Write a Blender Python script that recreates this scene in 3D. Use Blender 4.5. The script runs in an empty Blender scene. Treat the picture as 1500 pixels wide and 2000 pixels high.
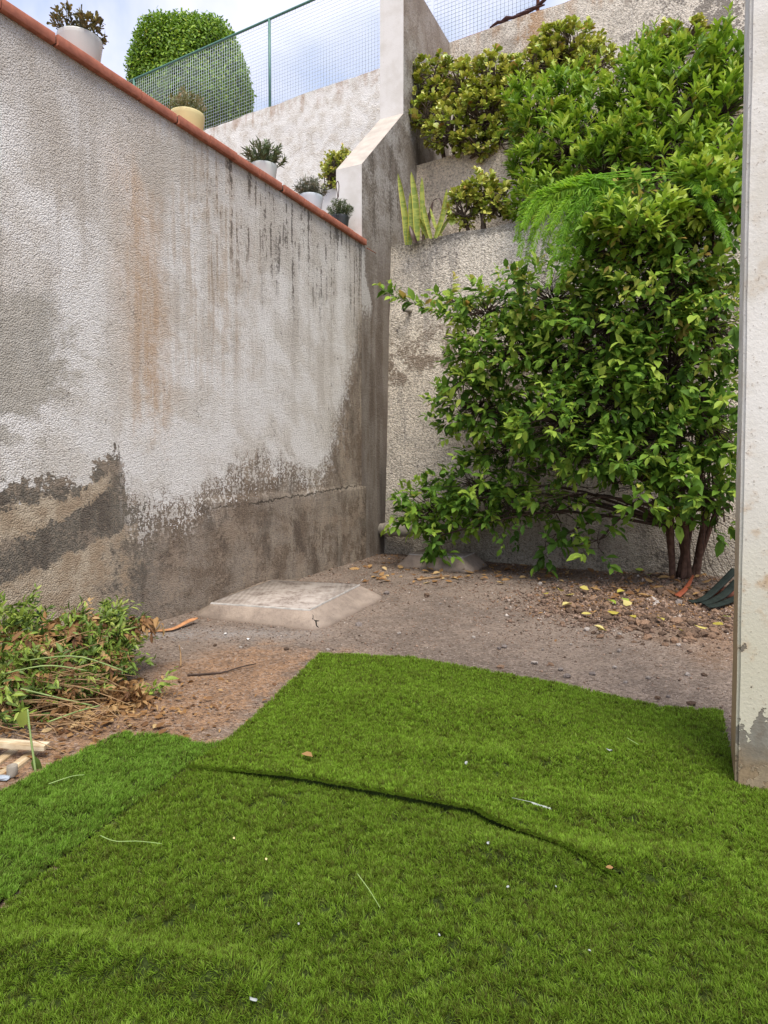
import bpy, math, random
import numpy as np
from mathutils import Matrix, Vector

# ------------------------------------------------------------------ camera, sky, sun, exposure
sc = bpy.context.scene
COL = sc.collection
rng = np.random.default_rng(7)
random.seed(7)
PITCH = math.radians(2.0); FPX = 1250.0; CAMH = 1.4
YC = 895 + FPX * math.tan(PITCH)
cam = bpy.data.cameras.new('camera'); camo = bpy.data.objects.new('camera', cam); COL.objects.link(camo)
cam.sensor_fit = 'VERTICAL'; cam.sensor_height = 32.0; cam.sensor_width = 24.0
cam.lens = 32.0 * FPX / 2000.0
cam.shift_y = -(1000 - YC) / 2000.0
cam.clip_start = 0.05; cam.clip_end = 3000
camo.location = (0, 0, CAMH); camo.rotation_euler = (math.pi / 2 - PITCH, 0, 0)
sc.camera = camo
SUN_EL, SUN_AZ = math.radians(65), math.radians(165)      # azimuth clockwise from +Y: behind the camera, to its right
sun = bpy.data.lights.new('sun', 'SUN'); suno = bpy.data.objects.new('sun', sun); COL.objects.link(suno)
sun.energy = 1.5; sun.angle = math.radians(32); sun.color = (1.0, 0.94, 0.84)
sd = Vector((math.sin(SUN_AZ) * math.cos(SUN_EL), math.cos(SUN_AZ) * math.cos(SUN_EL), math.sin(SUN_EL)))
suno.rotation_euler = sd.to_track_quat('Z', 'Y').to_euler(); suno.location = (3, -3, 12)
w = bpy.data.worlds.new('World'); sc.world = w; w.use_nodes = True
nt = w.node_tree; nt.nodes.clear()
wo = nt.nodes.new('ShaderNodeOutputWorld'); bg = nt.nodes.new('ShaderNodeBackground')
sky = nt.nodes.new('ShaderNodeTexSky'); sky.sky_type = 'NISHITA'; sky.sun_disc = False
sky.sun_elevation = SUN_EL; sky.sun_rotation = SUN_AZ; sky.dust_density = 1.5
tc = nt.nodes.new('ShaderNodeTexCoord'); nz = nt.nodes.new('ShaderNodeTexNoise')
nz.inputs['Scale'].default_value = 2.6; nz.inputs['Detail'].default_value = 6; nz.inputs['Roughness'].default_value = 0.55
nz.inputs['Distortion'].default_value = 0.4
mp = nt.nodes.new('ShaderNodeMapRange'); mp.interpolation_type = 'SMOOTHSTEP'
mp.inputs['From Min'].default_value = 0.38; mp.inputs['From Max'].default_value = 0.66
mp.inputs['To Min'].default_value = 0.28; mp.inputs['To Max'].default_value = 1.0
mx = nt.nodes.new('ShaderNodeMix'); mx.data_type = 'RGBA'
nt.links.new(tc.outputs['Generated'], nz.inputs['Vector']); nt.links.new(nz.outputs['Fac'], mp.inputs['Value'])
nt.links.new(mp.outputs[0], mx.inputs[0]); nt.links.new(sky.outputs[0], mx.inputs[6])
mx.inputs[7].default_value = (3.75, 3.8, 4.6, 1)            # bright thin cloud
nt.links.new(mx.outputs[2], bg.inputs['Color']); bg.inputs['Strength'].default_value = 0.1
w.cycles.sampling_method = 'MANUAL'; w.cycles.sample_map_resolution = 256
nt.links.new(bg.outputs[0], wo.inputs[0])
sc.view_settings.view_transform = 'Standard'; sc.view_settings.look = 'None'
sc.view_settings.exposure = 1.5; sc.view_settings.gamma = 1.0; sc.view_settings.use_curve_mapping = False
sc.render.engine = 'CYCLES'
sc.cycles.use_denoising = True
sc.cycles.max_bounces = 3; sc.cycles.diffuse_bounces = 2; sc.cycles.caustics_reflective = False; sc.cycles.caustics_refractive = False; sc.cycles.transparent_max_bounces = 4
sc.render.film_transparent = False

# ------------------------------------------------------------------ frames: a pixel of the photo -> a point on a real plane
CAMP = np.array([0, 0, CAMH]); FWD = np.array([0, math.cos(PITCH), -math.sin(PITCH)]); UPV = np.array([0, math.sin(PITCH), math.cos(PITCH)])
def ray(x, y): return np.array([1., 0, 0]) * (x - 750) / FPX + UPV * (YC - y) / FPX + FWD
def proj(P):
    d = np.asarray(P, float) - CAMP; zz = d @ FWD
    return np.stack([750 + FPX * d[..., 0] / zz, YC - FPX * (d @ UPV) / zz], -1), zz
def ground(x, y, z=0.0):
    d = ray(x, y); return CAMP + d * ((z - CAMH) / d[2])
def atY(x, y, Y):
    d = ray(x, y); return CAMP + d * (Y / d[1])
O = np.array([-.11, 9.21, 0.]); A = np.array([.4864, 1, 0]); A /= np.linalg.norm(A); U = np.array([1.72, -1, 0]); U /= np.linalg.norm(U)
NL = np.array([A[1], -A[0], 0]); NB = np.array([-U[1], U[0], 0])
def on_plane(x, y, P0, n):
    d = ray(x, y); return CAMP + d * (((P0 - CAMP) @ n) / (d @ n))
def on_back(x, y, s): return on_plane(x, y, O + A * s, NB)
def on_left(x, y, off=0.0): return on_plane(x, y, O + NL * off, NL)

# ------------------------------------------------------------------ noise in numpy (for relief)
_perm = np.random.default_rng(3).random((257, 257))
def vnoise(x, y):
    xi = np.floor(x).astype(int); yi = np.floor(y).astype(int); fx = x - xi; fy = y - yi
    fx = fx * fx * (3 - 2 * fx); fy = fy * fy * (3 - 2 * fy)
    xi &= 255; yi &= 255; g = _perm
    return (g[xi, yi] * (1 - fx) + g[xi + 1, yi] * fx) * (1 - fy) + (g[xi, yi + 1] * (1 - fx) + g[xi + 1, yi + 1] * fx) * fy
def fbm(x, y, n=4):
    s = 0; a = .5; f = 1.0
    for k in range(n):
        s = s + a * (vnoise(x * f + 17.3 * k + 50, y * f + 9.1 * k + 50) - .5); a *= .5; f *= 2.03
    return s
def gh(x, y):
    x = np.asarray(x, float); y = np.asarray(y, float)
    h = .016 * fbm(x * 1.1, y * 1.1, 3)
    h = h + .10 * np.exp(-((x - 3.2) / 1.0) ** 2 - ((y - 6.9) / .55) ** 2) * (1 + .8 * fbm(x * 3, y * 3, 3))
    h = h + .03 * np.exp(-((x - 2.3) / .8) ** 2 - ((y - 6.1) / .9) ** 2)
    return h

# ------------------------------------------------------------------ node helper
def lin(c):
    return tuple((v / 12.92 if v <= .04045 else ((v + .055) / 1.055) ** 2.4) for v in c)
class V:
    def __init__(s, m, k): s.m = m; s.k = k
    def __add__(s, o): return s.m.math('ADD', s, o)
    __radd__ = __add__
    def __sub__(s, o): return s.m.math('SUBTRACT', s, o)
    def __rsub__(s, o): return s.m.math('SUBTRACT', o, s)
    def __mul__(s, o): return s.m.math('MULTIPLY', s, o)
    __rmul__ = __mul__
    def __truediv__(s, o): return s.m.math('DIVIDE', s, o)
class M:
    def __init__(s, name):
        s.mat = bpy.data.materials.new(name); s.mat.use_nodes = True; s.nt = s.mat.node_tree
        s.nt.nodes.clear(); s.out = s.nt.nodes.new('ShaderNodeOutputMaterial'); s._c = {}
    def new(s, t, **kw):
        n = s.nt.nodes.new(t)
        for k, v in kw.items(): setattr(n, k, v)
        return n
    def put(s, sock, v):
        if isinstance(v, V): s.nt.links.new(v.k, sock)
        elif v is not None:
            if isinstance(v, (tuple, list)) and len(v) == 3 and sock.type == 'RGBA': v = (*v, 1)
            sock.default_value = v
    def math(s, op, a, b=None, c=None):
        n = s.new('ShaderNodeMath', operation=op)
        s.put(n.inputs[0], a); s.put(n.inputs[1], b)
        if c is not None: s.put(n.inputs[2], c)
        return V(s, n.outputs[0])
    def coord(s, kind='Object'):
        if kind not in s._c:
            n = s.new('ShaderNodeTexCoord')
            if kind == 'World':
                n = s.new('ShaderNodeNewGeometry'); s._c[kind] = V(s, n.outputs['Position'])
            else: s._c[kind] = V(s, n.outputs[kind])
        return s._c[kind]
    def xyz(s, v):
        n = s.new('ShaderNodeSeparateXYZ'); s.put(n.inputs[0], v)
        return [V(s, o) for o in n.outputs]
    def vec(s, x, y, z):
        n = s.new('ShaderNodeCombineXYZ')
        for i, q in enumerate((x, y, z)): s.put(n.inputs[i], q)
        return V(s, n.outputs[0])
    def noise(s, v, scale, detail=3, rough=.55, dist=0.0, dim='3D'):
        n = s.new('ShaderNodeTexNoise', noise_dimensions=dim); s.put(n.inputs['Vector'], v); n.inputs['Scale'].default_value = scale
        n.inputs['Detail'].default_value = detail; n.inputs['Roughness'].default_value = rough; n.inputs['Distortion'].default_value = dist
        return V(s, n.outputs['Fac'])
    def sn(s, v, scale, detail=3, rough=.6):
        """flat noise spread to about -0.5 .. 0.5"""
        return (s.noise(v, scale, detail, rough, 0.0, '2D') - .5) * 2.4
    def vor(s, v, scale, feature='F1', out='Distance', dim='2D'):
        n = s.new('ShaderNodeTexVoronoi', feature=feature, voronoi_dimensions=dim); s.put(n.inputs['Vector'], v); n.inputs['Scale'].default_value = scale
        return V(s, n.outputs[out])
    def ramp(s, x, lo, hi, a=0.0, b=1.0):
        n = s.new('ShaderNodeMapRange', interpolation_type='SMOOTHSTEP', clamp=True)
        s.put(n.inputs[0], x); s.put(n.inputs[1], lo); s.put(n.inputs[2], hi); s.put(n.inputs[3], a); s.put(n.inputs[4], b)
        return V(s, n.outputs[0])
    def mix(s, f, a, b):
        n = s.new('ShaderNodeMix', data_type='RGBA'); s.put(n.inputs[0], f); s.put(n.inputs[6], a); s.put(n.inputs[7], b)
        return V(s, n.outputs[2])
    def curve(s, x, pts):
        xs = [p[0] for p in pts]; ys = [p[1] for p in pts]
        x0, x1 = min(xs), max(xs); y0, y1 = min(ys), max(ys); y1 = max(y1, y0 + 1e-4)
        n = s.new('ShaderNodeFloatCurve'); c = n.mapping.curves[0]
        pp = sorted(((px - x0) / (x1 - x0), (py - y0) / (y1 - y0)) for px, py in pts)
        c.points[0].location = pp[0]; c.points[1].location = pp[-1]
        for q in pp[1:-1]: c.points.new(*q)
        for q in c.points: q.handle_type = 'VECTOR'
        n.mapping.update()
        s.put(n.inputs['Value'], s.math('MULTIPLY', x - x0, 1 / (x1 - x0)))
        return V(s, n.outputs[0]) * (y1 - y0) + y0
    def attr(s, name, out='Fac'):
        n = s.new('ShaderNodeAttribute', attribute_name=name); return V(s, n.outputs[out])
    def colramp(s, x, stops):
        n = s.new('ShaderNodeValToRGB'); e = n.color_ramp.elements
        e[0].position = stops[0][0]; e[0].color = (*stops[0][1], 1); e[1].position = stops[-1][0]; e[1].color = (*stops[-1][1], 1)
        for p, c in stops[1:-1]:
            q = e.new(p); q.color = (*c, 1)
        s.put(n.inputs[0], x); return V(s, n.outputs[0])
    def surf(s, col, rough=.9, bump=None, bd=.01, bs=1.0, spec=.3, trans=0.0, tcol=None, metal=0.0):
        p = s.new('ShaderNodeBsdfPrincipled'); s.put(p.inputs['Base Color'], col); s.put(p.inputs['Roughness'], rough)
        p.inputs['Specular IOR Level'].default_value = spec; p.inputs['Metallic'].default_value = metal
        if bump is not None:
            b = s.new('ShaderNodeBump'); b.inputs['Strength'].default_value = bs; b.inputs['Distance'].default_value = bd
            s.put(b.inputs['Height'], bump); s.nt.links.new(b.outputs[0], p.inputs['Normal'])
        o = p.outputs[0]
        if trans > 0:
            t = s.new('ShaderNodeBsdfTranslucent'); s.put(t.inputs[0], tcol if tcol is not None else col)
            mxs = s.new('ShaderNodeMixShader'); mxs.inputs[0].default_value = trans
            s.nt.links.new(o, mxs.inputs[1]); s.nt.links.new(t.outputs[0], mxs.inputs[2]); o = mxs.outputs[0]
        s.nt.links.new(o, s.out.inputs[0])
        return s.mat
def simple(name, c, rough=.7, var=.15, scale=20, spec=.3, bd=.002, trans=0.0, metal=0.0):
    m = M(name); p = m.coord(); n = m.noise(p, scale, 5, .6)
    col = m.mix(m.ramp(n, .25, .75), tuple(v * (1 - var) for v in c), tuple(min(1, v * (1 + var)) for v in c))
    return m.surf(col, rough, n, bd, .6, spec, trans, metal=metal)

# ------------------------------------------------------------------ mesh helpers
class MB:
    """collects triangles and quads, then becomes one mesh"""
    def __init__(s): s.v = []; s.t = []; s.q = []; s.c = []; s.n = 0
    def add(s, v, tris=None, quads=None, tint=0.5):
        v = np.asarray(v, float).reshape(-1, 3)
        if tris is not None and len(tris): s.t.append(np.asarray(tris).reshape(-1, 3) + s.n)
        if quads is not None and len(quads): s.q.append(np.asarray(quads).reshape(-1, 4) + s.n)
        s.v.append(v); s.c.append(np.broadcast_to(np.asarray(tint, float), (len(v),))); s.n += len(v)
        return s
    def box(s, x0, x1, y0, y1, z0, z1, tint=.5):
        v = [(x, y, z) for z in (z0, z1) for y in (y0, y1) for x in (x0, x1)]
        return s.add(v, quads=[(0, 2, 3, 1), (4, 5, 7, 6), (0, 1, 5, 4), (2, 6, 7, 3), (0, 4, 6, 2), (1, 3, 7, 5)], tint=tint)
    def tube(s, pts, rad, n=6, tint=.5, caps=True):
        pts = np.asarray(pts, float); k = len(pts); rad = np.broadcast_to(np.asarray(rad, float), (k,))
        tg = np.gradient(pts, axis=0); tg /= np.linalg.norm(tg, axis=1)[:, None] + 1e-9
        ref = np.array([0, 0, 1.]) if abs(tg[0, 2]) < .8 else np.array([1., 0, 0])
        vs = []
        for i in range(k):
            a = np.cross(tg[i], ref); a /= np.linalg.norm(a) + 1e-9; b = np.cross(tg[i], a)
            th = np.arange(n) * 2 * math.pi / n
            vs.append(pts[i] + rad[i] * (np.cos(th)[:, None] * a + np.sin(th)[:, None] * b))
        vs = np.concatenate(vs); q = []
        for i in range(k - 1):
            for j in range(n):
                q.append((i * n + j, i * n + (j + 1) % n, (i + 1) * n + (j + 1) % n, (i + 1) * n + j))
        tr = []
        if caps:
            vs = np.concatenate([vs, pts[:1], pts[-1:]]); c0 = k * n; c1 = c0 + 1
            for j in range(n): tr += [(c0, (j + 1) % n, j), (c1, (k - 1) * n + j, (k - 1) * n + (j + 1) % n)]
        return s.add(vs, tr, q, tint)
    def lathe(s, prof, n=28, c=(0, 0, 0), tint=.5):
        th = np.arange(n) * 2 * math.pi / n
        vs = np.concatenate([np.stack([r * np.cos(th), r * np.sin(th), np.full(n, z)], 1) for r, z in prof]) + np.array(c)
        q = [(i * n + j, i * n + (j + 1) % n, (i + 1) * n + (j + 1) % n, (i + 1) * n + j) for i in range(len(prof) - 1) for j in range(n)]
        return s.add(vs, None, q, tint)
    def mesh(s, name, smooth=False):
        me = bpy.data.meshes.new(name)
        v = np.concatenate(s.v); t = np.concatenate(s.t) if s.t else np.zeros((0, 3), int); q = np.concatenate(s.q) if s.q else np.zeros((0, 4), int)
        me.vertices.add(len(v)); me.vertices.foreach_set('co', v.astype(np.float32).ravel())
        li = np.concatenate([t.ravel(), q.ravel()]).astype(np.int32)
        me.loops.add(len(li)); me.loops.foreach_set('vertex_index', li)
        st = np.concatenate([np.arange(len(t)) * 3, len(t) * 3 + np.arange(len(q)) * 4]).astype(np.int32)
        me.polygons.add(len(st)); me.polygons.foreach_set('loop_start', st)
        try: me.polygons.foreach_set('loop_total', np.concatenate([np.full(len(t), 3), np.full(len(q), 4)]).astype(np.int32))
        except Exception: pass
        at = me.attributes.new('tint', 'FLOAT', 'POINT'); at.data.foreach_set('value', np.concatenate(s.c).astype(np.float32))
        me.update(calc_edges=True); me.validate()
        if smooth: me.polygons.foreach_set('use_smooth', np.ones(len(me.polygons), bool))
        return me
    def build(s, name, mat, parent=None, smooth=False, kind=None):
        me = s.mesh(name, smooth)
        for m_ in (mat if isinstance(mat, (list, tuple)) else [mat]): me.materials.append(m_)
        return link(name, me, parent, kind)
def link(name, me, parent=None, kind=None):
    o = bpy.data.objects.new(name, me); COL.objects.link(o)
    if parent is not None: o.parent = parent
    if kind: o['kind'] = kind
    return o
def thing(name, label, cat, loc=(0, 0, 0), group=None):
    o = bpy.data.objects.new(name, None); COL.objects.link(o); o.location = loc; o.empty_display_size = .1
    return tag(o, label, cat, group)
def tag(o, label, cat, group=None):
    o['kind'] = 'thing'; o['label'] = label; o['category'] = cat
    if group: o['group'] = group
    return o
def frame_matrix(loc, xax):
    x = Vector(xax).normalized(); z = Vector((0, 0, 1)); y = z.cross(x)
    return Matrix(((x.x, y.x, z.x, loc[0]), (x.y, y.y, z.y, loc[1]), (x.z, y.z, z.z, loc[2]), (0, 0, 0, 1)))
def grid_wall(mb, x0, x1, z0, z1, st, yf, thick, topn=None):
    """front sheet as a grid (x,z) with relief yf(x,z), closed to a slab of given thickness behind it (+y)"""
    nx = int((x1 - x0) / st) + 1; nz_ = int((z1 - z0) / st) + 1
    X, Z = np.meshgrid(np.linspace(x0, x1, nx), np.linspace(z0, z1, nz_), indexing='ij')
    Y = yf(X, Z)
    if topn is not None: Z = Z + (Z - z0) / (z1 - z0) * topn(X)
    f = np.stack([X, Y, Z], -1).reshape(-1, 3)
    idx = np.arange(nx * nz_).reshape(nx, nz_)
    q = np.stack([idx[:-1, :-1], idx[1:, :-1], idx[1:, 1:], idx[:-1, 1:]], -1).reshape(-1, 4)
    mb.add(f, quads=q)
    b = f.reshape(nx, nz_, 3).copy(); b[..., 1] = thick
    rim = [np.stack([idx[i, :], idx[i, :]], 0) for i in ()]
    for e in (idx[0, :], idx[-1, :], idx[:, 0], idx[:, -1]):
        fr = f[e]; bk = fr.copy(); bk[:, 1] = thick; k = len(e)
        mb.add(np.concatenate([fr, bk]), quads=[(i, i + 1, k + i + 1, k + i) for i in range(k - 1)])
    mb.add([(x0, thick, z0), (x1, thick, z0), (x1, thick, z1), (x0, thick, z1)], quads=[(0, 3, 2, 1)])
    return mb

# leaf templates: x across, y along, z up
def leaf_template(shape='oval', fold=.18, curl=.25):
    if shape == 'oval': rows = [(.28, .40), (.62, .42)]
    elif shape == 'lance': rows = [(.35, .5), (.70, .38)]
    elif shape == 'spoon': rows = [(.45, .36), (.80, .50)]
    v = [(0, 0, 0)]
    for t, hw in rows:
        z = -curl * t * t
        v += [(-hw, t, z + fold * hw), (0, t, z), (hw, t, z + fold * hw)]
    v.append((0, 1, -curl))
    tris = [(0, 2, 1), (0, 3, 2), (1, 2, 4), (2, 5, 4), (2, 3, 6), (2, 6, 5), (4, 5, 7), (5, 6, 7)]
    return np.array(v, float), np.array(tris)
def unit(v): return v / (np.linalg.norm(v, axis=-1, keepdims=True) + 1e-9)
def leaves_into(mb, P, D, N, L, W, tint, tpl):
    """P positions, D leaf directions, N wished normals, L lengths, W widths, tint per leaf"""
    tv, tt = tpl; n = len(P)
    D = unit(D); X = unit(np.cross(D, N)); Nn = np.cross(X, D)
    L = np.broadcast_to(L, (n,)); W = np.broadcast_to(W, (n,))
    vv = P[:, None, :] + tv[None, :, 0, None] * (X * W[:, None])[:, None, :] + tv[None, :, 1, None] * (D * L[:, None])[:, None, :] + tv[None, :, 2, None] * (Nn * L[:, None])[:, None, :]
    k = len(tv)
    tr = (tt[None] + (np.arange(n) * k)[:, None, None]).reshape(-1, 3)
    mb.add(vv.reshape(-1, 3), tr, None, np.repeat(np.broadcast_to(tint, (n,)), k))
def pick_front(P, n, cell):
    """the n leaves that show largest: nearest leaf of each picture cell"""
    px, z = proj(P); key = {}
    c = np.floor(px / cell).astype(int)
    for i in np.argsort(z):
        k = (c[i, 0], c[i, 1])
        if k not in key and -20 < px[i, 0] < 1520 and -20 < px[i, 1] < 2020: key[k] = i
    s = np.array(list(key.values())); s = s[np.argsort(z[s])][:n]
    return s
def leaf_objects(parent, sel, P, D, N, L, W, tint, tpl, mat, name='leaf'):
    tv, tt = tpl; meshes = []
    for k in range(8):
        mb = MB(); mb.add(tv, tt, None, (k + .5) / 8); me = mb.mesh(name); me.materials.append(mat); meshes.append(me)
    pw = parent.matrix_world if parent.parent else Matrix.Translation(parent.location)
    inv = pw.inverted()
    L = np.broadcast_to(L, (len(P),)); W = np.broadcast_to(W, (len(P),))
    for i in sel:
        d = unit(D[i]); x = unit(np.cross(d, N[i])); nn = np.cross(x, d)
        m = Matrix(((x[0] * W[i], d[0] * L[i], nn[0] * L[i], P[i][0]), (x[1] * W[i], d[1] * L[i], nn[1] * L[i], P[i][1]), (x[2] * W[i], d[2] * L[i], nn[2] * L[i], P[i][2]), (0, 0, 0, 1)))
        o = link(name, meshes[min(7, int(tint[i] * 8))], parent); o.matrix_local = inv @ m
def rel(parent, mb):
    """shift collected world coordinates into the parent's frame (parents here are unrotated)"""
    l = np.array(parent.location)
    mb.v = [v - l for v in mb.v]; return mb
def smooth_path(pts, n=8):
    pts = np.asarray(pts, float); t = np.linspace(0, len(pts) - 1, n); out = []
    for q in t:
        i = min(int(q), len(pts) - 2); f = q - i
        p0 = pts[max(i - 1, 0)]; p1 = pts[i]; p2 = pts[i + 1]; p3 = pts[min(i + 2, len(pts) - 1)]
        out.append(.5 * ((2 * p1) + (-p0 + p2) * f + (2 * p0 - 5 * p1 + 4 * p2 - p3) * f * f + (-p0 + 3 * p1 - 3 * p2 + p3) * f ** 3))
    return np.array(out)
def stone_mesh(seed, mat, rough=.35, sub=1):
    import bmesh
    bm = bmesh.new(); bmesh.ops.create_icosphere(bm, subdivisions=sub, radius=.5)
    r = random.Random(seed); ax = [r.uniform(.7, 1.15), r.uniform(.7, 1.1), r.uniform(.5, .8)]
    cuts = [(Vector((r.uniform(-1, 1), r.uniform(-1, 1), r.uniform(-1, 1))).normalized(), r.uniform(.28, .42)) for _ in range(7)]
    for v in bm.verts:
        for nrm, d in cuts:
            e = v.co.dot(nrm)
            if e > d: v.co -= nrm * (e - d)
        v.co *= 1 + r.uniform(-.08, .08)
        v.co = Vector((v.co.x * ax[0], v.co.y * ax[1], v.co.z * ax[2]))
    me = bpy.data.meshes.new('stone'); bm.to_mesh(me); bm.free(); me.materials.append(mat); return me

# ------------------------------------------------------------------ materials of the masonry
def mat_left_wall():
    m = M('weathered painted stucco'); a, y, z = m.xyz(m.coord()); P = m.vec(a, z, 0.0)
    n2 = m.sn(P, 1.7, 4, .62); n8 = m.sn(P, 7, 4, .65); n30 = m.sn(P, 30, 3, .65); n90 = m.sn(P, 95, 2, .6)
    g = m.vor(P, 78)
    vs = m.sn(m.vec(a * 5.0, z * .40, 0.0), 1.0, 3, .6)            # runs down the wall
    vf = m.sn(m.vec(a * 15.0, z * .8, 0.0), 1.0, 3, .65)
    white = m.mix(m.ramp(n2 + n8 * .4, -.35, .35), lin((.89, .875, .85)), lin((.835, .81, .77)))
    white = m.mix(m.ramp(z + n2 * 1.1 + vs * .9 - a * .06, 2.2, 4.1, 0, .50), white, lin((.69, .655, .61)))
    white = m.mix(m.ramp(vs + n2 * .4, .0, .5, 0, .34) * m.ramp(z, 1.4, 2.6), white, lin((.70, .66, .605)))
    white = m.mix(m.ramp(g * .9 + n30 * .35 + n90 * .25, .38, .78, 0, .42), white, lin((.49, .455, .41)))   # pits hold dirt
    da = m.math('ABSOLUTE', a - 4.30 + n2 * .14 + n8 * .04 + (z - 2.6) * -.05)
    ru = m.ramp(da, .46, .0) * m.ramp(z + n8 * .35 + vf * .3, 1.4, 2.2) * m.ramp(z + n2, 4.5, 3.0) * m.ramp(vf + n8 * .7 + n30 * .4, -.5, .4, .55, 1)
    white = m.mix(ru * .72, white, lin((.72, .585, .44)))
    ru2 = m.ramp(m.math('ABSOLUTE', a - 3.4 + n2 * .5), .9, .1) * m.ramp(z, 1.6, 2.8) * m.ramp(vf + n8 * .5, -.2, .4)
    white = m.mix(ru2 * .55, white, lin((.71, .625, .525)))
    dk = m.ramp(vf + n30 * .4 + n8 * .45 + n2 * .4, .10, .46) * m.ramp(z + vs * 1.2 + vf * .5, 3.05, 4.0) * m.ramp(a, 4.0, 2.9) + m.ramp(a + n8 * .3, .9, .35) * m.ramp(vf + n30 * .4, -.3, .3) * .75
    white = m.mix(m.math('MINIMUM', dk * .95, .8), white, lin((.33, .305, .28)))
    ex = (a - 5.66 + n2 * .55 + n8 * .22) / .74; ez = (z - 2.0 + (a - 5.5) * .5 + n8 * .2 + n2 * .3) / .52
    patch = m.ramp(m.math('SQRT', ex * ex + ez * ez) + n30 * .16, 1.2, .82)
    white = m.mix(patch * .75, white, m.mix(m.ramp(n8 + n2 * .6, -.5, .5), lin((.585, .56, .505)), lin((.675, .65, .60))))
    zb = m.curve(a, [(0, 4.6), (.2, 4.3), (.31, 4.0), (.54, 3.44), (.75, 3.0), (1.0, 2.5), (1.25, 2.0), (1.45, 1.62), (1.7, 1.5), (2.0, 1.6), (2.44, 1.66), (3.1, 1.6), (3.6, 1.40), (3.8, 1.28), (4.1, 1.36), (4.35, 1.25), (4.46, 1.25), (4.56, 1.50), (4.72, 1.42), (4.9, 1.17), (5.0, 1.24), (5.6, 1.24), (9, 1.2)])
    soft = m.ramp(a, 1.9, 0.9)
    rough_zone = m.ramp(a, 4.62, 4.4)
    d0 = zb - z + n8 * .12
    d = d0 + n90 * soft * .5 + n8 * soft * .5 + n30 * m.ramp(rough_zone, 0, 1, .10, .46) + n8 * m.ramp(rough_zone, 0, 1, .06, .52) + vf * m.ramp(rough_zone, 0, 1, .03, .22) + n2 * m.ramp(rough_zone, 0, 1, .1, .45)
    bare = m.ramp(d - rough_zone * .16, m.ramp(soft, 0, 1, -.01, -.55), m.ramp(soft, 0, 1, .03, .45))
    keep = m.ramp(n30 * .8 + n8 * .7 + vf * .5 - d0 * .55, -.13, -.07) * m.ramp(d0, .75, .4) * rough_zone
    bare = m.math('MAXIMUM', bare - keep * .92, 0.0)
    brown = m.mix(m.ramp(n2 + n8 * .6, -.4, .4), lin((.46, .405, .35)), lin((.585, .54, .485)))
    brown = m.mix(m.ramp(a + n2 * .8 + z * .3, 4.2, 5.0, 0, .85), brown, lin((.44, .42, .38)))
    sp = m.ramp(n90 * .7 + n30 * .6, -.05, .4)
    brown = m.mix(sp * .5, brown, lin((.615, .545, .465)))
    brown = m.mix(m.ramp(n90 + n30 * .5, -.1, -.6, 0, .6), brown, lin((.22, .19, .165)))
    fl = m.ramp(m.sn(m.vec(a * 4.0, z * 1.3, 0.0), 1.2, 5, .72) + n30 * .3, .05, .35) * m.ramp(a, 3.6, 1.6)
    brown = m.mix(fl * .75, brown, lin((.645, .60, .535)))
    dw = m.ramp(m.sn(m.vec(a * 2.4 + 7.0, z * 1.2, 0.0), 1.3, 4, .65), .0, .4)
    brown = m.mix(dw * .5, brown, lin((.32, .285, .255)))
    tan = m.ramp(m.sn(P, 2.6, 4, .7) + n30 * .3, .05, .35)
    brown = m.mix(tan * .5, brown, lin((.64, .575, .50)))
    zc = m.curve(a, [(0, .6), (4.6, 1.27), (4.75, 1.18), (5.05, 1.04), (5.55, .95), (9, .8)])
    wd = m.curve(a, [(0, .0), (4.6, .05), (5.05, .07), (5.55, .12), (9, .15)])
    st = m.ramp(wd - m.math('ABSOLUTE', z - zc + n8 * .08) + n30 * .07, -.012, .012) * m.ramp(a, 4.60, 4.72)
    lo = m.ramp(.56 + (5.56 - a) * .27 - z + n8 * .07 + n30 * .03, -.01, .02) * m.ramp(a + n8 * .35 + n30 * .25 + z * .35 + n2 * .3, 4.6, 4.95)
    cream = m.mix(m.ramp(n8, -.4, .4), lin((.745, .685, .595)), lin((.655, .58, .485)))
    cream = m.mix(sp * .45, cream, lin((.47, .41, .34)))
    brown = m.mix(m.math('MAXIMUM', st, lo), brown, cream)
    col = m.mix(bare, white, brown)
    zk = m.curve(a, [(0, 1.08), (.6, 1.03), (1.6, .99), (2.6, .95), (3.3, .93), (3.6, .92), (9, .9)])
    crack = m.ramp(m.math('ABSOLUTE', z - zk + n8 * .05), .013, .004) * m.ramp(a + n8, 3.9, 3.0) * m.ramp(n2 + n8, -.5, .1)
    col = m.mix(crack * .8, col, lin((.16, .14, .12)))
    hc = m.ramp(m.math('ABSOLUTE', m.sn(m.vec(a + 31.0, z * .8, 0.0), .9, 5, .62)), .006, .0015) * m.ramp(n2, -.2, .15)
    col = m.mix(hc * .55, col, lin((.36, .325, .29)))
    h = m.ramp(g, .05, .75, 1, 0) * .30 + n30 * .28 + n8 * .25 + n90 * .30
    return m.surf(col, .95, h, .015, .9, .15)
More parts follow.
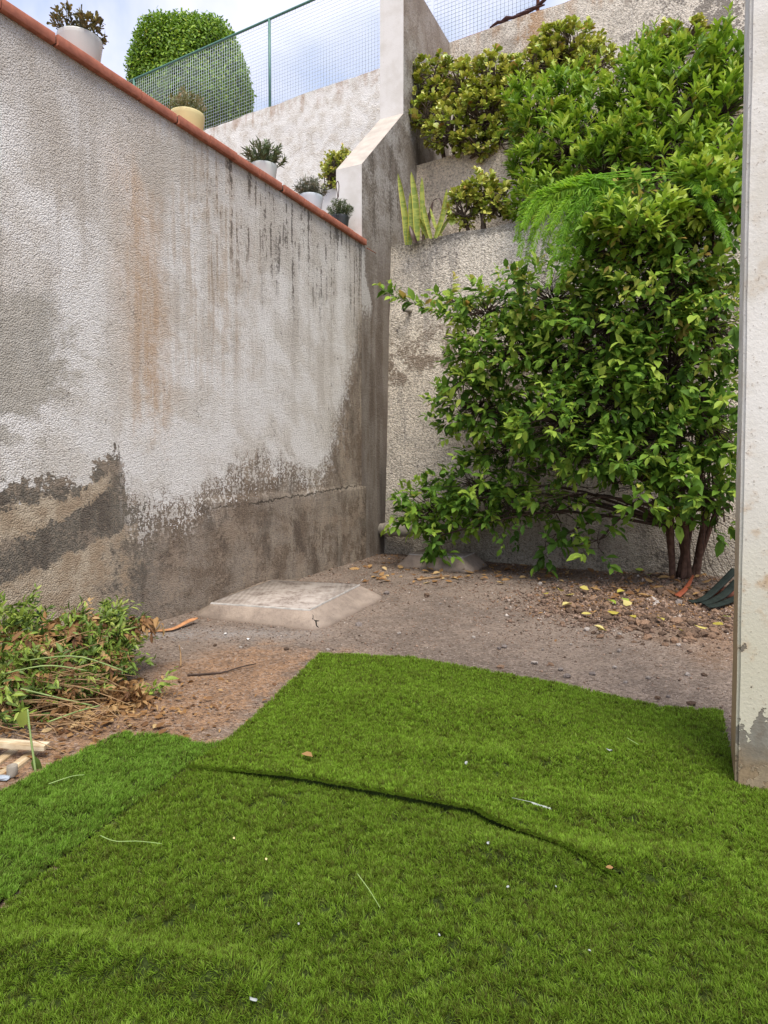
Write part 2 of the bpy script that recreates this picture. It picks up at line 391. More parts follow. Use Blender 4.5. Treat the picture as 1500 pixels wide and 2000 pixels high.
def mat_pebbledash(name, base, dark, seed=0.0, soot=.5):
    m = M(name); x, y, z = m.xyz(m.coord()); P = m.vec(x + seed, z, 0.0)
    g = m.vor(P, 42); n90 = m.sn(P, 80, 2, .6); n6 = m.sn(P, 4.5, 4, .65); n25 = m.sn(P, 26, 3, .65); low = m.sn(P, .9, 4, .6)
    col = m.mix(m.ramp(n6 + n25 * .5, -.4, .4), base, tuple(v * .78 for v in base))
    col = m.mix(m.ramp(n90 * .8 + n25 * .6, .05, .38, 0, .85), col, tuple(v * .26 for v in base))
    col = m.mix(m.ramp(n90 * .8 - n25 * .5, .10, .5, 0, .5), col, tuple(min(v * 1.35, .85) for v in base))
    col = m.mix(m.ramp(low + n6 * .4, .05, .5, 0, .32), col, lin((.56, .50, .43)))
    st = m.ramp(low * .8 + n6 * .55 + n25 * .35 + n90 * .2, .22, .50)
    col = m.mix(st * soot, col, dark)
    run = m.sn(m.vec(x * 4 + seed, z * .35, 0.0), 1.0, 3, .6)
    col = m.mix(m.ramp(run + n25 * .3, .1, .5, 0, .5 * soot), col, tuple(v * 1.3 for v in dark))
    h = m.ramp(g, 0, .7, 1, 0) * .4 + n25 * .45 + n6 * .5 + n90 * .25
    return m, (x, y, z), col, h, (n6, n25, low, run)
def mat_t1():
    m, (x, y, z), col, h, (n6, n25, low, run) = mat_pebbledash('bare pebbly retaining wall', lin((.93, .88, .80)), lin((.36, .345, .34)), 0, .78)
    band = m.ramp(m.math('ABSOLUTE', z - 2.85 + n6 * .5 + low * .5), .6, .1) * m.ramp(n6 + n25 * .5, -.3, .2)
    col = m.mix(band * .75, col, lin((.50, .43, .36)))
    col = m.mix(m.ramp(z + n6 * .5 + n25 * .3, 1.0, .2, 0, .55), col, lin((.33, .30, .25)))
    col = m.mix(m.ramp(z + n6 * .15 + n25 * .1, 4.38, 4.56, 0, .6), col, lin((.40, .385, .36)))
    return m.surf(col, .95, h, .022, .9, .15)
def mat_t2():
    m, c, col, h, _ = mat_pebbledash('cream pebbly terrace wall', lin((.92, .85, .75)), lin((.42, .40, .38)), 11, .25)
    return m.surf(col, .95, h, .016, .9, .15)
def mat_top():
    m, (x, y, z), col, h, (n6, n25, low, run) = mat_pebbledash('high cream wall', lin((.88, .835, .77)), lin((.45, .43, .41)), 23, .2)
    wh = m.ramp(x, .02, -.02)                                      # neighbour's side whitewashed
    ww = m.mix(m.ramp(n6, -.3, .4), lin((.92, .905, .875)), lin((.855, .83, .785)))
    ww = m.mix(m.ramp(n25 + n6 * .4, .22, .5, 0, .45), ww, lin((.62, .53, .42)))
    ww = m.mix(m.ramp(z + n6 * .4, 8.5, 8.95, 0, .5) * m.ramp(run, -.1, .3), ww, lin((.66, .52, .40)))
    col = m.mix(wh, col, ww)
    ru = m.ramp(m.math('ABSOLUTE', x - 1.62 + n6 * .22 + low * .2), .42, .0) * m.ramp(run + n25 * .5, -.5, .3) + m.ramp(z + n6 * .4, 8.5, 8.92) * m.ramp(run, -.1, .3) * .6
    col = m.mix(m.math('MINIMUM', ru, 1.0) * .65 * m.ramp(x, 0, .1), col, lin((.70, .53, .355)))
    gp = m.ramp(n6 * .7 + n25 * .5 + low * .4, -.04, .03) * m.ramp(x + low * .6, 2.9, 3.3)
    col = m.mix(gp, col, lin((.56, .53, .49)))
    return m.surf(col, .95, h, .013, .8, .15)
def mat_divider():
    m = M('sooty smooth render'); x, y, z = m.xyz(m.coord()); P = m.vec(x, z, 0.0)
    n = m.sn(P, 2.0, 5, .65); n25 = m.sn(P, 26, 3, .65); run = m.sn(m.vec(x * 5, z * .6, 0.0), 1.0, 4, .65); g = m.sn(P, 75, 2, .6)
    col = m.mix(m.ramp(n + n25 * .3, -.35, .35), lin((.655, .635, .61)), lin((.51, .475, .435)))
    col = m.mix(m.ramp(run + n25 * .5 + n * .5, .0, .5, 0, .75), col, lin((.37, .34, .31)))
    low = m.ramp(z + n * .9, 4.9, 3.7)
    col = m.mix(low * .75, col, m.mix(m.ramp(run + n25 * .4, -.3, .35), lin((.385, .335, .29)), lin((.545, .51, .465))))
    col = m.mix(m.ramp(z + n * .3, 7.3, 8.4, 0, .5), col, lin((.60, .535, .48)))
    pw = m.ramp(x + n25 * .08 - m.ramp(z, 4.0, 3.5, -.37, -.16), .03, -.02) * m.ramp(z + n25 * .25, 3.35, 3.5)* m.ramp(z, 4.35, 4.25)
    col = m.mix(pw * .9, col, lin((.74, .725, .70)))
    dk = m.ramp(z + n * .5, 1.8, .8) * m.ramp(x, .0, .15)
    col = m.mix(dk * .6, col, lin((.24, .215, .20)))
    col = m.mix(m.ramp(g + n25 * .4, .0, .5, 0, .45), col, lin((.30, .275, .25)))
    return m.surf(col, .92, g * .25 + n25 * .4, .012, .8, .15)
def mat_whitewash():
    m = M('whitewash'); P = m.coord(); n = m.noise(P, 4, 3, .6); f = m.noise(P, 60, 3, .6)
    col = m.mix(m.ramp(n, .35, .7), lin((.87, .855, .83)), lin((.82, .80, .765)))
    col = m.mix(m.ramp(f, .64, .76, 0, .5), col, lin((.55, .47, .38)))
    return m.surf(col, .9, n * .5 + f * .5, .006, .7, .2)
def mat_pillar():
    m = M('peeling pillar paint'); P = m.coord(); x, y, z = m.xyz(P)
    sn = lambda sc_, d=3: (m.noise(P, sc_, d, .62) - .5) * 2.4
    n4 = sn(4.0, 4); n14 = sn(14, 4); n60 = sn(70, 2)
    col = m.mix(m.ramp(n4, -.35, .35), lin((.87, .855, .82)), lin((.82, .80, .75)))
    col = m.mix(m.ramp(z + n4 * .5, 1.5, .5, 0, .8), col, lin((.755, .73, .625)))
    ls = m.ramp(n14 * .7 + n4 * .6, .02, .5) * m.ramp(z, 2.4, 1.0, .3, 1.0)
    col = m.mix(ls * .75, col, lin((.72, .60, .45)))
    sidez = m.ramp(y, .012, .03) * m.ramp(z + n4 * .4, 1.6, .7)
    col = m.mix(sidez * .8, col, lin((.68, .54, .385)))
    pl = m.ramp(n4 * .8 + n14 * .45 + m.ramp(z, .78, .10, -.16, .20), .10, .13) * m.ramp(z, .80, .72) * m.ramp(y, .03, .01)
    col = m.mix(pl, col, m.mix(m.ramp(n14, -.4, .4), lin((.54, .525, .475)), lin((.47, .44, .385))))
    bt = m.ramp(z + n4 * .14 + n14 * .05, .24, .10)
    col = m.mix(bt * .8, col, m.mix(m.ramp(n14 + n60 * .4, -.4, .4), lin((.46, .375, .27)), lin((.63, .54, .41))))
    col = m.mix(m.ramp(n60 + n14 * .4, .3, .5, 0, .5), col, lin((.45, .38, .32)))
    return m.surf(col, .85, n60 * .12 + n14 * .12 - pl * .6, .006, .9, .25)
def mat_soil():
    m = M('gravelly soil'); x, y, z = m.xyz(m.coord()); P = m.vec(x, y, 0.0)
    n1 = m.sn(P, 1.3, 4, .6); n6 = m.sn(P, 6, 4, .65); n40 = m.sn(P, 42, 3, .7); g = m.vor(P, 70); gc = m.vor(P, 70, 'F1', 'Color'); r, gg, b = m.xyz(gc)
    mauve = m.mix(m.ramp(n1 + n6 * .5, -.35, .35), lin((.565, .505, .45)), lin((.485, .435, .39)))
    red = lin((.64, .51, .395))
    rd = m.ramp(m.math('ABSOLUTE', (x + .98) + (y - 4.2) * -.35 + n6 * .22 + n1 * .15), .66, .30) * m.ramp(y + n6 * .25 + n1 * .25, 4.85, 4.4)
    rr = m.ramp(x + (y - 5.5) * .4 + n1 * .9 + n6 * .3, 1.4, 2.4) * m.ramp(y + n6 * .4, 6.9, 6.0)
    col = m.mix(m.math('MAXIMUM', rd * .95, rr * .7), mauve, m.mix(m.ramp(n6, -.35, .35), red, lin((.55, .44, .345))))
    edge = m.ramp(m.math('ABSOLUTE', y - 5.0 + x * .05 + n6 * .15 + n1 * .1), .28, .0) * m.ramp(x + n6 * .3 + n1 * .3, -.3, -1.0) * m.ramp(n40 + n6 * .5, -.4, .3)
    col = m.mix(edge * .75, col, lin((.67, .65, .63)))
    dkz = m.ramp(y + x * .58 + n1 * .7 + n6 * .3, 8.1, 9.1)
    col = m.mix(dkz * .5, col, lin((.33, .25, .20)))  # shade beneath the shrub put into the soil colour as dark brown
    col = m.mix(m.ramp(r, .70, .95, 0, .5), col, lin((.66, .60, .55)))
    col = m.mix(m.ramp(r, .28, .05, 0, .55), col, lin((.33, .285, .26)))
    col = m.mix(m.ramp(n40, .08, .45, 0, .45), col, lin((.31, .26, .235)))
    return m.surf(col, .97, m.ramp(g, 0, .7, 1, 0) * .35 + n40 * .5 + n6 * .6, .018, 1.0, .1)

MT = {}
MT['left'] = mat_left_wall(); MT['t1'] = mat_t1(); MT['t2'] = mat_t2(); MT['top'] = mat_top(); MT['div'] = mat_divider(); MT['white'] = mat_whitewash()
MT['pillar'] = mat_pillar(); MT['soil'] = mat_soil()
MT['terra'] = simple('terracotta tile', lin((.69, .435, .35)), .8, .2, 14, .25, .001)
MT['capwash'] = simple('weathered whitewash', lin((.72, .68, .63)), .9, .14, 5, .2, .006)
MT['mortar'] = simple('mortar', lin((.33, .28, .245)), .9, .2, 30)
def mat_concrete():
    m = M('worn concrete'); P = m.coord(); x, y, z = m.xyz(P); n = (m.noise(P, 5, 4, .65) - .5) * 2.4; f = (m.noise(P, 60, 3, .7) - .5) * 2.4
    col = m.mix(m.ramp(n, -.4, .4), lin((.65, .59, .53)), lin((.555, .50, .45)))
    col = m.mix(m.ramp(f + n * .5, .1, .5, 0, .4), col, lin((.45, .40, .355)))
    col = m.mix(m.ramp(z + n * .03, .03, .0, 0, .45), col, lin((.42, .355, .31)))
    return m.surf(col, .95, n * .4 + f * .4, .008, .8, .15)
def mat_lid():
    m = M('dusty manhole lid'); P = m.coord(); x, y, z = m.xyz(P); n = (m.noise(P, 6, 4, .7) - .5) * 2.4; f = (m.noise(P, 50, 3, .7) - .5) * 2.4
    rib = m.math('SINE', x * 130.0) * .5 + .5
    col = m.mix(m.ramp(n, -.4, .4), lin((.68, .64, .60)), lin((.57, .525, .485)))
    col = m.mix(m.ramp(f * .6 + n * .5, .05, .4, 0, .75), col, lin((.35, .295, .255)))
    return m.surf(col, .85, rib * .5 + f * .3, .005, .8, .25)
MT['conc'] = mat_concrete(); MT['lid'] = mat_lid()
MT['zinc'] = simple('dull metal', lin((.68, .66, .63)), .7, .25, 18, .35)
MT['green_paint'] = simple('green paint', lin((.33, .49, .44)), .5, .15, 25, .4)
MT['rust'] = simple('rusted angle iron', lin((.50, .32, .25)), .85, .3, 30)
MT['wire'] = simple('galvanised wire', lin((.78, .83, .82)), .5, .1, 30, .4)
MT['rag'] = simple('dark weathered wood', lin((.27, .18, .17)), .9, .35, 30)

# ------------------------------------------------------------------ the setting: ground
def make_ground():
    mb = MB(); S = 400
    mb.add([(-S, -S, -.09), (S, -S, -.09), (S, S, -.09), (-S, S, -.09)], quads=[(0, 1, 2, 3)])
    o = mb.build('ground', MT['soil'], kind='structure')
    st = .028; xs = np.arange(-4.2, 4.9, st); ys = np.arange(1.0, 9.9, st)
    X, Y = np.meshgrid(xs, ys, indexing='ij')
    Z = gh(X, Y) + .022 * fbm(X * 9, Y * 9, 4)
    v = np.stack([X, Y, Z], -1).reshape(-1, 3); idx = np.arange(len(v)).reshape(X.shape)
    q = np.stack([idx[:-1, :-1], idx[1:, :-1], idx[1:, 1:], idx[:-1, 1:]], -1).reshape(-1, 4)
    MB().add(v, quads=q).build('soil', MT['soil'], smooth=True, kind='structure')
make_ground()

# ------------------------------------------------------------------ walls
ZC0, ZC1 = 4.31, 4.385           # coping
def make_left_wall():
    mb = MB()
    def yf(X, Z):
        d = .010 * fbm(X * 1.3, Z * 1.3, 3)
        d = d - np.where(Z < 1.0 + .05 * fbm(X * 2, X * 0, 3), .018, 0) * np.clip((3.9 - X) / .6, 0, 1)   # footing stands proud below the joint
        return d
    grid_wall(mb, .36, 8.6, -.12, ZC0, .03, yf, .34)
    me_o = thing('stucco_wall', 'long stained white stucco wall with peeling lower half under a terracotta coping', 'wall', tuple(O))
    # local x runs towards the camera, +y into the wall body
    x = -A
    mw = Matrix(((x[0], -NL[0], 0, O[0]), (x[1], -NL[1], 0, O[1]), (0, 0, 1, 0), (0, 0, 0, 1)))
    me_o.matrix_local = mw
    for i in range(len(mb.q)): mb.q[i] = mb.q[i][:, ::-1]
    mb.build('render', MT['left'], me_o, smooth=True)
    tl = .395; n = 21
    tm = MB(); e = .006
    # tile with a small rounded nose at the front edge
    pr = [(-.045, ZC0 + .005), (-.041, ZC0 + .001), (-.03, ZC0 + .001), (.40, ZC0 + .001), (.40, ZC1), (-.040, ZC1), (-.044, ZC1 - .002), (-.045, ZC1 - .005)]
    k = len(pr)
    vs = [(e, y, z) for y, z in pr] + [(tl - e, y, z) for y, z in pr]
    tm.add(vs, quads=[(i, (i + 1) % k, k + (i + 1) % k, k + i) for i in range(k)])
    tm.add(vs[:k] , tris=[(0, i + 1, i) for i in range(1, k - 1)]); tm.add(vs[k:], tris=[(0, i, i + 1) for i in range(1, k - 1)])
    me = tm.mesh('coping_tile'); me.materials.append(MT['terra'])
    for i in range(n):
        o = link('coping_tile', me, me_o); o.location = (.372 + i * tl, random.uniform(-.006, .006), random.uniform(-.003, .003)); o.rotation_euler = (0, random.uniform(-.006, .006), 0)
    MB().box(.380, .372 + n * tl - .008, -.028, .38, ZC0 + .012, ZC1 - .014).build('mortar_bed', MT['mortar'], me_o)
    return me_o
make_left_wall()

def make_divider():
    t = thing('dividing_wall', 'tall stepped dividing wall, whitewashed end and soot-grey side, climbing between the gardens', 'wall', tuple(O))
    t.matrix_local = frame_matrix(O + NL * .006, A)     # local x along A, local y to the neighbour's side
    pr = [(-.45, -.15), (-.45, 5.38), (.92, 6.70), (.92, 8.92), (2.95, 8.92), (2.95, -.15)]
    th = .40
    # dirty side: grid so relief and bump work; white faces: the rest
    mb = MB(); k = len(pr)
    mb.add([(x, 0, z) for x, z in pr], tris=[(0, 5, 2), (0, 2, 1), (2, 5, 4), (2, 4, 3)])
    mb.build('weathered_side', MT['div'], t)
    mw = MB()
    cap = MB(); pw_ = [(-.45, 4.30)] + pr[1:]; kk = len(pw_)
    MB().add([(-.45, 0, -.15), (-.45, 0, 4.30), (-.45, th, 4.30), (-.45, th, -.15)], quads=[(0, 1, 2, 3)]).build('footing_end', MT['div'], t)
    for i in range(kk - 1):
        (x0, z0), (x1, z1) = pw_[i], pw_[i + 1]
        (cap if i == 1 else mw).add([(x0, 0, z0), (x1, 0, z1), (x1, th, z1), (x0, th, z0)], quads=[(0, 1, 2, 3)])
    mw.add([(x, th, z) for x, z in pr], tris=[(0, 2, 5), (0, 1, 2), (2, 4, 5), (2, 3, 4)])
    mw.build('whitewashed_faces', MT['white'], t); cap.build('sloping_cap', MT['capwash'], t)
    # feathered mortar fillet where the end meets the long wall
    return t
make_divider()

def back_wall(name, label, s, u0, u1, z0, z1, thick, mat, batter=0.0, amp=.012, topamp=.02):
    o = thing(name, label, 'wall'); o.matrix_local = frame_matrix(O + A * s, U)
    mb = MB(); yf = lambda X, Z: batter * (Z - z0) / (z1 - z0) + amp * 2 * fbm(X * 2.1 + s * 9, Z * 2.1, 4)
    grid_wall(mb, u0, u1, z0, z1, .045, yf, thick + batter, lambda X: topamp * fbm(X * 2.5 + s, X * 0, 4))
    mb.build('masonry', mat, o, smooth=False)
    return o
back_wall('retaining_wall', 'lowest bare pebbly retaining wall behind the big shrub', .25, -.1, 6.6, -.15, 4.56, .26, MT['t1'], .23, .022, .05)
back_wall('retaining_wall', 'middle cream pebbly terrace wall below the jade hedge', 1.44, -.1, 6.6, 4.2, 6.13, .25, MT['t2'], .0, .02, .05)
back_wall('retaining_wall', 'highest long wall, white on one side and cream on the other, carrying the wire fences', 2.95, -13.0, 6.6, 3.9, 8.92, .3, MT['top'], .0, .012, .05)
def terrace(name, s0, s1, u0, u1, z):
    P = [O + A * s0 + U * u0, O + A * s0 + U * u1, O + A * s1 + U * u1, O + A * s1 + U * u0]
    st = 24; v = []; 
    for i in range(st + 1):
        for j in range(7):
            p = P[0] + (P[1] - P[0]) * i / st + (P[3] - P[0]) * j / 6; v.append((p[0], p[1], z + .04 * float(fbm(np.array(p[0] * 3), np.array(p[1] * 3)))))
    q = [(i * 7 + j, (i + 1) * 7 + j, (i + 1) * 7 + j + 1, i * 7 + j + 1) for i in range(st) for j in range(6)]
    MB().add(v, quads=q).build(name, MT['soil'], kind='structure')
terrace('terrace_soil', .49, 1.46, 0, 6.5, 4.46)
terrace('terrace_soil', 1.66, 2.97, 0, 6.5, 6.03)
terrace('terrace_paving', -8.0, 2.97, -13, -.36, 4.12)
terrace('upper_ground', 3.2, 30, -40, 40, 8.7)

# neighbour's low white planter wall, seen past the dividing wall's end
p_ = on_back(648, 369, .75)
lw = thing('planter_wall', 'low white planter wall behind the small potted bush, beside the dividing wall end', 'wall'); lw.matrix_local = frame_matrix(O + A * .75, U)
grid_wall(MB(), -3.2, -.36, 4.0, float(p_[2]), .06, lambda X, Z: .01 * fbm(X * 3, Z * 3, 3), .2).build('masonry', MT['white'], lw)

# ------------------------------------------------------------------ pillar
def make_pillar():
    P0 = ground(1435, 1545); o = thing('pillar', 'peeling white painted pillar standing at the edge of the turf', 'pillar')
    o.matrix_local = frame_matrix(P0, NL)
    import bmesh
    bm = bmesh.new(); W_, D_, H_ = .46, .34, 3.7
    vs = [bm.verts.new((x, y, z)) for z in (-.1, H_) for x, y in ((0, 0), (W_, 0), (W_, D_), (0, D_))]
    for f in ((0, 3, 2, 1), (4, 5, 6, 7), (0, 1, 5, 4), (1, 2, 6, 5), (2, 3, 7, 6), (3, 0, 4, 7)): bm.faces.new([vs[i] for i in f])
    bmesh.ops.bevel(bm, geom=[e for e in bm.edges if abs((e.verts[0].co - e.verts[1].co).z) > 1], offset=.012, segments=2, affect='EDGES')
    bmesh.ops.subdivide_edges(bm, edges=[e for e in bm.edges if abs((e.verts[0].co - e.verts[1].co).z) > 1], cuts=60)
    for v in bm.verts:
        v.co.x += .006 * float(fbm(np.array(v.co.z * 4.), np.array(v.co.y * 9 + 3), 3)); v.co.y += .006 * float(fbm(np.array(v.co.z * 4. + 30), np.array(v.co.x * 9), 3))
    me = bpy.data.meshes.new('shaft'); bm.to_mesh(me); bm.free(); me.materials.append(MT['pillar']); link('shaft', me, o)
make_pillar()

# ------------------------------------------------------------------ fences on the highest wall
def fence(label, s, u0, u1, z0, z1, posts, top_mat, cell=.072, rag=False):
    o = thing('wire_fence', label, 'fence'); o.matrix_local = frame_matrix(O + A * s, U)
    mb = MB(); r = .0025
    for x in np.arange(u0, u1, cell): mb.box(x - r, x + r, -r, r, z0 + .05, z1)
    for z in np.arange(z0 + .06, z1, cell): mb.box(u0, u1, r, 3 * r, z - r, z + r)
    mb.build('wire_mesh', MT['wire'], o)
    MB().box(u0, u1, -.022, .022, z0 + .015, z0 + .055).box(u0, u1, -.024, -.018, z0 - .005, z0 + .016).build('bottom_rail', MT['rust'], o)
    MB().tube([(u0, 0, z1), (u1, 0, z1)], .026, 8).build('top_rail', top_mat, o)
    for u in posts: MB().tube([(u, .0, z0 - .3), (u, .0, z1 + .01)], .03, 8).build('post', top_mat, o)
    return o
fence('green framed wire mesh fence over the white wall in front of the round topiary', 3.08, -12.8, -.42, 8.90, 10.86, (-12.7, -8.65, -4.29), MT['green_paint'])
f2 = fence('wire mesh fence with broken rusty rail over the cream wall', 3.08, -.36, 1.62, 8.94, 10.8, (1.6,), MT['rust'])
mb = MB()
for k in range(5):
    a0 = .75 + .16 * k; mb.tube([(a0, -.03, 9.0 + .02 * k), (a0 + .15, -.05, 9.03 + .02 * math.sin(k * 2)), (a0 + .34, -.04, 8.99 + .015 * k)], [.014, .03 + .008 * (k % 2), .012], 6)
mb.tube([(1.55, -.03, 9.05), (1.72, -.05, 9.12), (1.85, -.04, 9.2)], [.03, .03, .012], 6)
mb.build('splintered_rail', MT['rag'], f2)

# ------------------------------------------------------------------ artificial turf: three overlapping mats
def inside(poly, x, y):
    c = np.zeros(np.shape(x), bool); n = len(poly)
    for i in range(n):
        x0, y0 = poly[i]; x1, y1 = poly[(i + 1) % n]
        if y0 == y1: continue
        t = ((y0 > y) != (y1 > y)) & (x < (x1 - x0) * (y - y0) / (y1 - y0) + x0); c ^= t
    return c
def seg_dist(x, y, line):
    """distance to a polyline, and how far along it (0..1)"""
    best = np.full(np.shape(x), 1e9); along = np.zeros(np.shape(x)); L = 0; tot = sum(np.hypot(*(np.array(line[i + 1]) - line[i])) for i in range(len(line) - 1))
    for i in range(len(line) - 1):
        p, q = np.array(line[i], float), np.array(line[i + 1], float); d = q - p; ln = np.hypot(*d)
        t = np.clip(((x - p[0]) * d[0] + (y - p[1]) * d[1]) / ln ** 2, 0, 1)
        r = np.hypot(x - p[0] - t * d[0], y - p[1] - t * d[1]); u = r < best
        best = np.where(u, r, best); along = np.where(u, (L + t * ln) / tot, along); L += ln
    return best, along
G2 = lambda pts: [tuple(ground(*p)[:2]) for p in pts]
FOLD = G2([(370, 1510), (470, 1522), (560, 1537), (750, 1570), (930, 1605), (960, 1625), (1080, 1678), (1230, 1748), (1500, 1850), (1900, 1980)])
FAR = G2([(440, 1460), (530, 1375), (625, 1283), (700, 1286), (800, 1291), (920, 1312), (1060, 1336), (1200, 1368), (1290, 1389), (1410, 1398), (1424, 1470), (1442, 1535), (1500, 1548), (1900, 1640)]) + FOLD[::-1]
MID = FOLD + G2([(1900, 2600), (-900, 2600), (-900, 2465), (-500, 2163), (0, 1788)])
LEFT = G2([(440, 1458), (405, 1464), (330, 1449), (240, 1440), (100, 1503), (0, 1558), (-400, 1762), (-900, 2010), (-900, 2460), (-500, 2158), (0, 1783), (370, 1508)])
RIDGES = [(G2([(-200, 1890), (150, 1885), (420, 1930), (620, 1985)]), .030, .07), (G2([(820, 1655), (1100, 1700), (1480, 1716)]), .022, .10), (G2([(700, 1470), (1000, 1500), (1380, 1478)]), .018, .13),
          (G2([(300, 1700), (700, 1790), (1200, 1900)]), .010, .16), (G2([(900, 1560), (1250, 1610), (1480, 1650)]), .014, .09), (G2([(60, 1620), (260, 1560)]), .014, .12), (G2([(560, 1340), (900, 1400), (1300, 1440)]), .012, .2)]
def turf_base(x, y):
    h = gh(x, y) + .020 + .012 * fbm(x * 2.3 + 9, y * 2.3, 3)
    for ln, amp, wd in RIDGES:
        d, t = seg_dist(x, y, ln); h = h + 1.6 * amp * np.exp(-(d / wd) ** 2) * np.clip(np.minimum(t, 1 - t) * 5, 0, 1)
    return h
_fl = np.cumsum([0] + [np.hypot(FOLD[i + 1][0] - FOLD[i][0], FOLD[i + 1][1] - FOLD[i][1]) for i in range(len(FOLD) - 1)]); FT = _fl / _fl[-1]
def lip(x, y):
    d, t = seg_dist(x, y, FOLD)
    e = np.clip((t - FT[0]) / (FT[2] - FT[0]), 0, 1) * np.clip((FT[7] - t) / (FT[7] - FT[5]), 0, 1)
    return .026 * np.exp(-(d / .17) ** 2) * e
TURF_H = {'far': lambda x, y: turf_base(x, y) + lip(x, y) + .004, 'mid': turf_base, 'left': lambda x, y: turf_base(x, y) + .003}
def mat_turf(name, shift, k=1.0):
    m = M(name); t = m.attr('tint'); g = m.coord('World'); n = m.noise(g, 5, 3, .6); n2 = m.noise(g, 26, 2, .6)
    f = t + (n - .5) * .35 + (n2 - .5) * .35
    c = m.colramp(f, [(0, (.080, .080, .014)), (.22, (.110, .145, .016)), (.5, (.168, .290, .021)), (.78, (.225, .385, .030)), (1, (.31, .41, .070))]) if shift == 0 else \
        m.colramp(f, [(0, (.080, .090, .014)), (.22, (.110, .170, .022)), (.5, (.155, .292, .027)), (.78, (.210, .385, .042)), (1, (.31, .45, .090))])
    if k != 1.0: c = m.mix(1 - k, c, (.055, .062, .018))
    return m.surf(c, .5, spec=.14, trans=.3)
MT['turf0'] = mat_turf('turf fibre', 0); MT['turf2'] = mat_turf('turf fibre, trodden', 0, .88); MT['turf1'] = mat_turf('turf fibre, fresher', 1)  # turf2 is a darker copy: shading from the pile's lean put into the colour
MT['backing'] = simple('turf backing', (.028, .040, .010), .95, .4, 60, .05)
def make_turf(key, poly, label, mat, lean, step=.02):
    o = thing('artificial_turf', label, 'turf', group='turf mats laid over the soil')
    P = np.array(poly); x0, y0 = P.min(0); x1, y1 = P.max(0); y0 = max(y0, .9)
    hf = TURF_H[key]
    xs = np.arange(x0, x1 + step, step); ys = np.arange(y0, y1 + step, step)
    X, Y = np.meshgrid(xs, ys, indexing='ij'); Z = hf(X, Y)
    idx = np.arange(X.size).reshape(X.shape); ins = inside(poly, X, Y)
    ok = ins[:-1, :-1] & ins[1:, :-1] & ins[1:, 1:] & ins[:-1, 1:]
    q = np.stack([idx[:-1, :-1], idx[1:, :-1], idx[1:, 1:], idx[:-1, 1:]], -1)[ok]
    us, inv = np.unique(q, return_inverse=True)
    v = np.stack([X, Y, Z], -1).reshape(-1, 3)[us]
    mb = MB().add(v, quads=inv.reshape(-1, 4))
    if key == 'far':                                  # the lifted edge shows the mat's thickness
        F = np.array(FOLD); pts = []
        for i in range(len(F) - 1):
            for t in np.linspace(0, 1, 14)[:-1]: pts.append(F[i] + (F[i + 1] - F[i]) * t)
        pts = np.array(pts); zt = hf(pts[:, 0], pts[:, 1]); zb_ = turf_base(pts[:, 0], pts[:, 1]) - .004; k = len(pts)
        mb.add(np.concatenate([np.column_stack([pts, zt]), np.column_stack([pts, zb_])]), quads=[(i, i + 1, k + i + 1, k + i) for i in range(k - 1)])
    mb.build('backing', MT['backing'], o, smooth=True)
    # fibres
    ylo = max(y0, 1.12); N = int((x1 - x0) * (y1 - ylo) * 5200)
    tx = rng.uniform(x0, x1, N); ty = rng.uniform(ylo, y1, N)
    keep = inside(poly, tx, ty) & (tx > -0.68 * ty - .35) & (tx < .68 * ty + .35); tx, ty = tx[keep], ty[keep]; N = len(tx)
    td = np.clip((ty - 1.6) / 2.6, 0, 1); cnt = np.round(25 * (1 - .60 * td)).astype(int); ti_ = np.repeat(np.arange(N), cnt)
    ta = rng.uniform(0, 6.283, N) + 0 * td; tl_ = rng.uniform(0, 1.0, N); tb_ = rng.normal(0, .15, N); th_ = rng.uniform(.8, 1.2, N)
    ox, oy = rng.normal(0, .0066, (2, len(ti_))); px = tx[ti_] + ox; py = ty[ti_] + oy; dep = td[ti_]; n = len(px)
    kp = inside(poly, px, py); px, py, dep, ti_, ox, oy = px[kp], py[kp], dep[kp], ti_[kp], ox[kp], oy[kp]; n = len(px)
    if key == 'far':
        F = np.array(FOLD[:9]); kx = 14000; ti = rng.random(kx) * (len(F) - 1); ii = ti.astype(int); ff = (ti - ii)[:, None]
        ep = F[ii] + (F[np.minimum(ii + 1, len(F) - 1)] - F[ii]) * ff + np.column_stack([rng.normal(0, .004, kx), rng.uniform(-.012, .004, kx)])
        ti_ = np.concatenate([ti_, rng.integers(0, N, kx)]); ox = np.concatenate([ox, rng.normal(0, .004, kx)]); oy = np.concatenate([oy, rng.normal(0, .004, kx)])
        px = np.concatenate([px, ep[:, 0]]); py = np.concatenate([py, ep[:, 1]]); dep = np.concatenate([dep, np.full(kx, .2)]); n = len(px)
    e = .01; h0 = hf(px, py); nx = -(hf(px + e, py) - h0) / e; ny = -(hf(px, py + e) - h0) / e
    Nn = unit(np.stack([nx, ny, np.ones(n)], -1))
    # tufts lean together; a slow field plus small clumps
    slow = fbm(px * 4 + 40, py * 4, 2) * 5
    amt = np.clip(.75 + rng.normal(0, .30, n), .1, 1.8)
    ld = np.stack([np.cos(ta[ti_] + slow), np.sin(ta[ti_] + slow), np.zeros(n)], -1) * (.75 * tl_[ti_])[:, None] + np.stack([ox, oy, np.zeros(n)], -1) * 110 + np.array([lean[0], lean[1], 0]) + rng.normal(0, .28, (n, 3)) * np.array([1, 1, 0])
    if key == 'far': ld[-kx:] += np.array([-.3, -2.2, 0]); amt[-kx:] = rng.uniform(.5, 1.4, kx)
    L = rng.uniform(.011, .020, n) * (1 + .2 * dep) * th_[ti_]; wd = rng.uniform(.0008, .0013, n) * (1 + .9 * dep)
    p0 = np.stack([px, py, h0], -1)
    d1 = unit(Nn + ld * amt[:, None] * .55); d2 = unit(Nn * .8 + ld * amt[:, None] * 1.5 - np.array([0, 0, .12]))
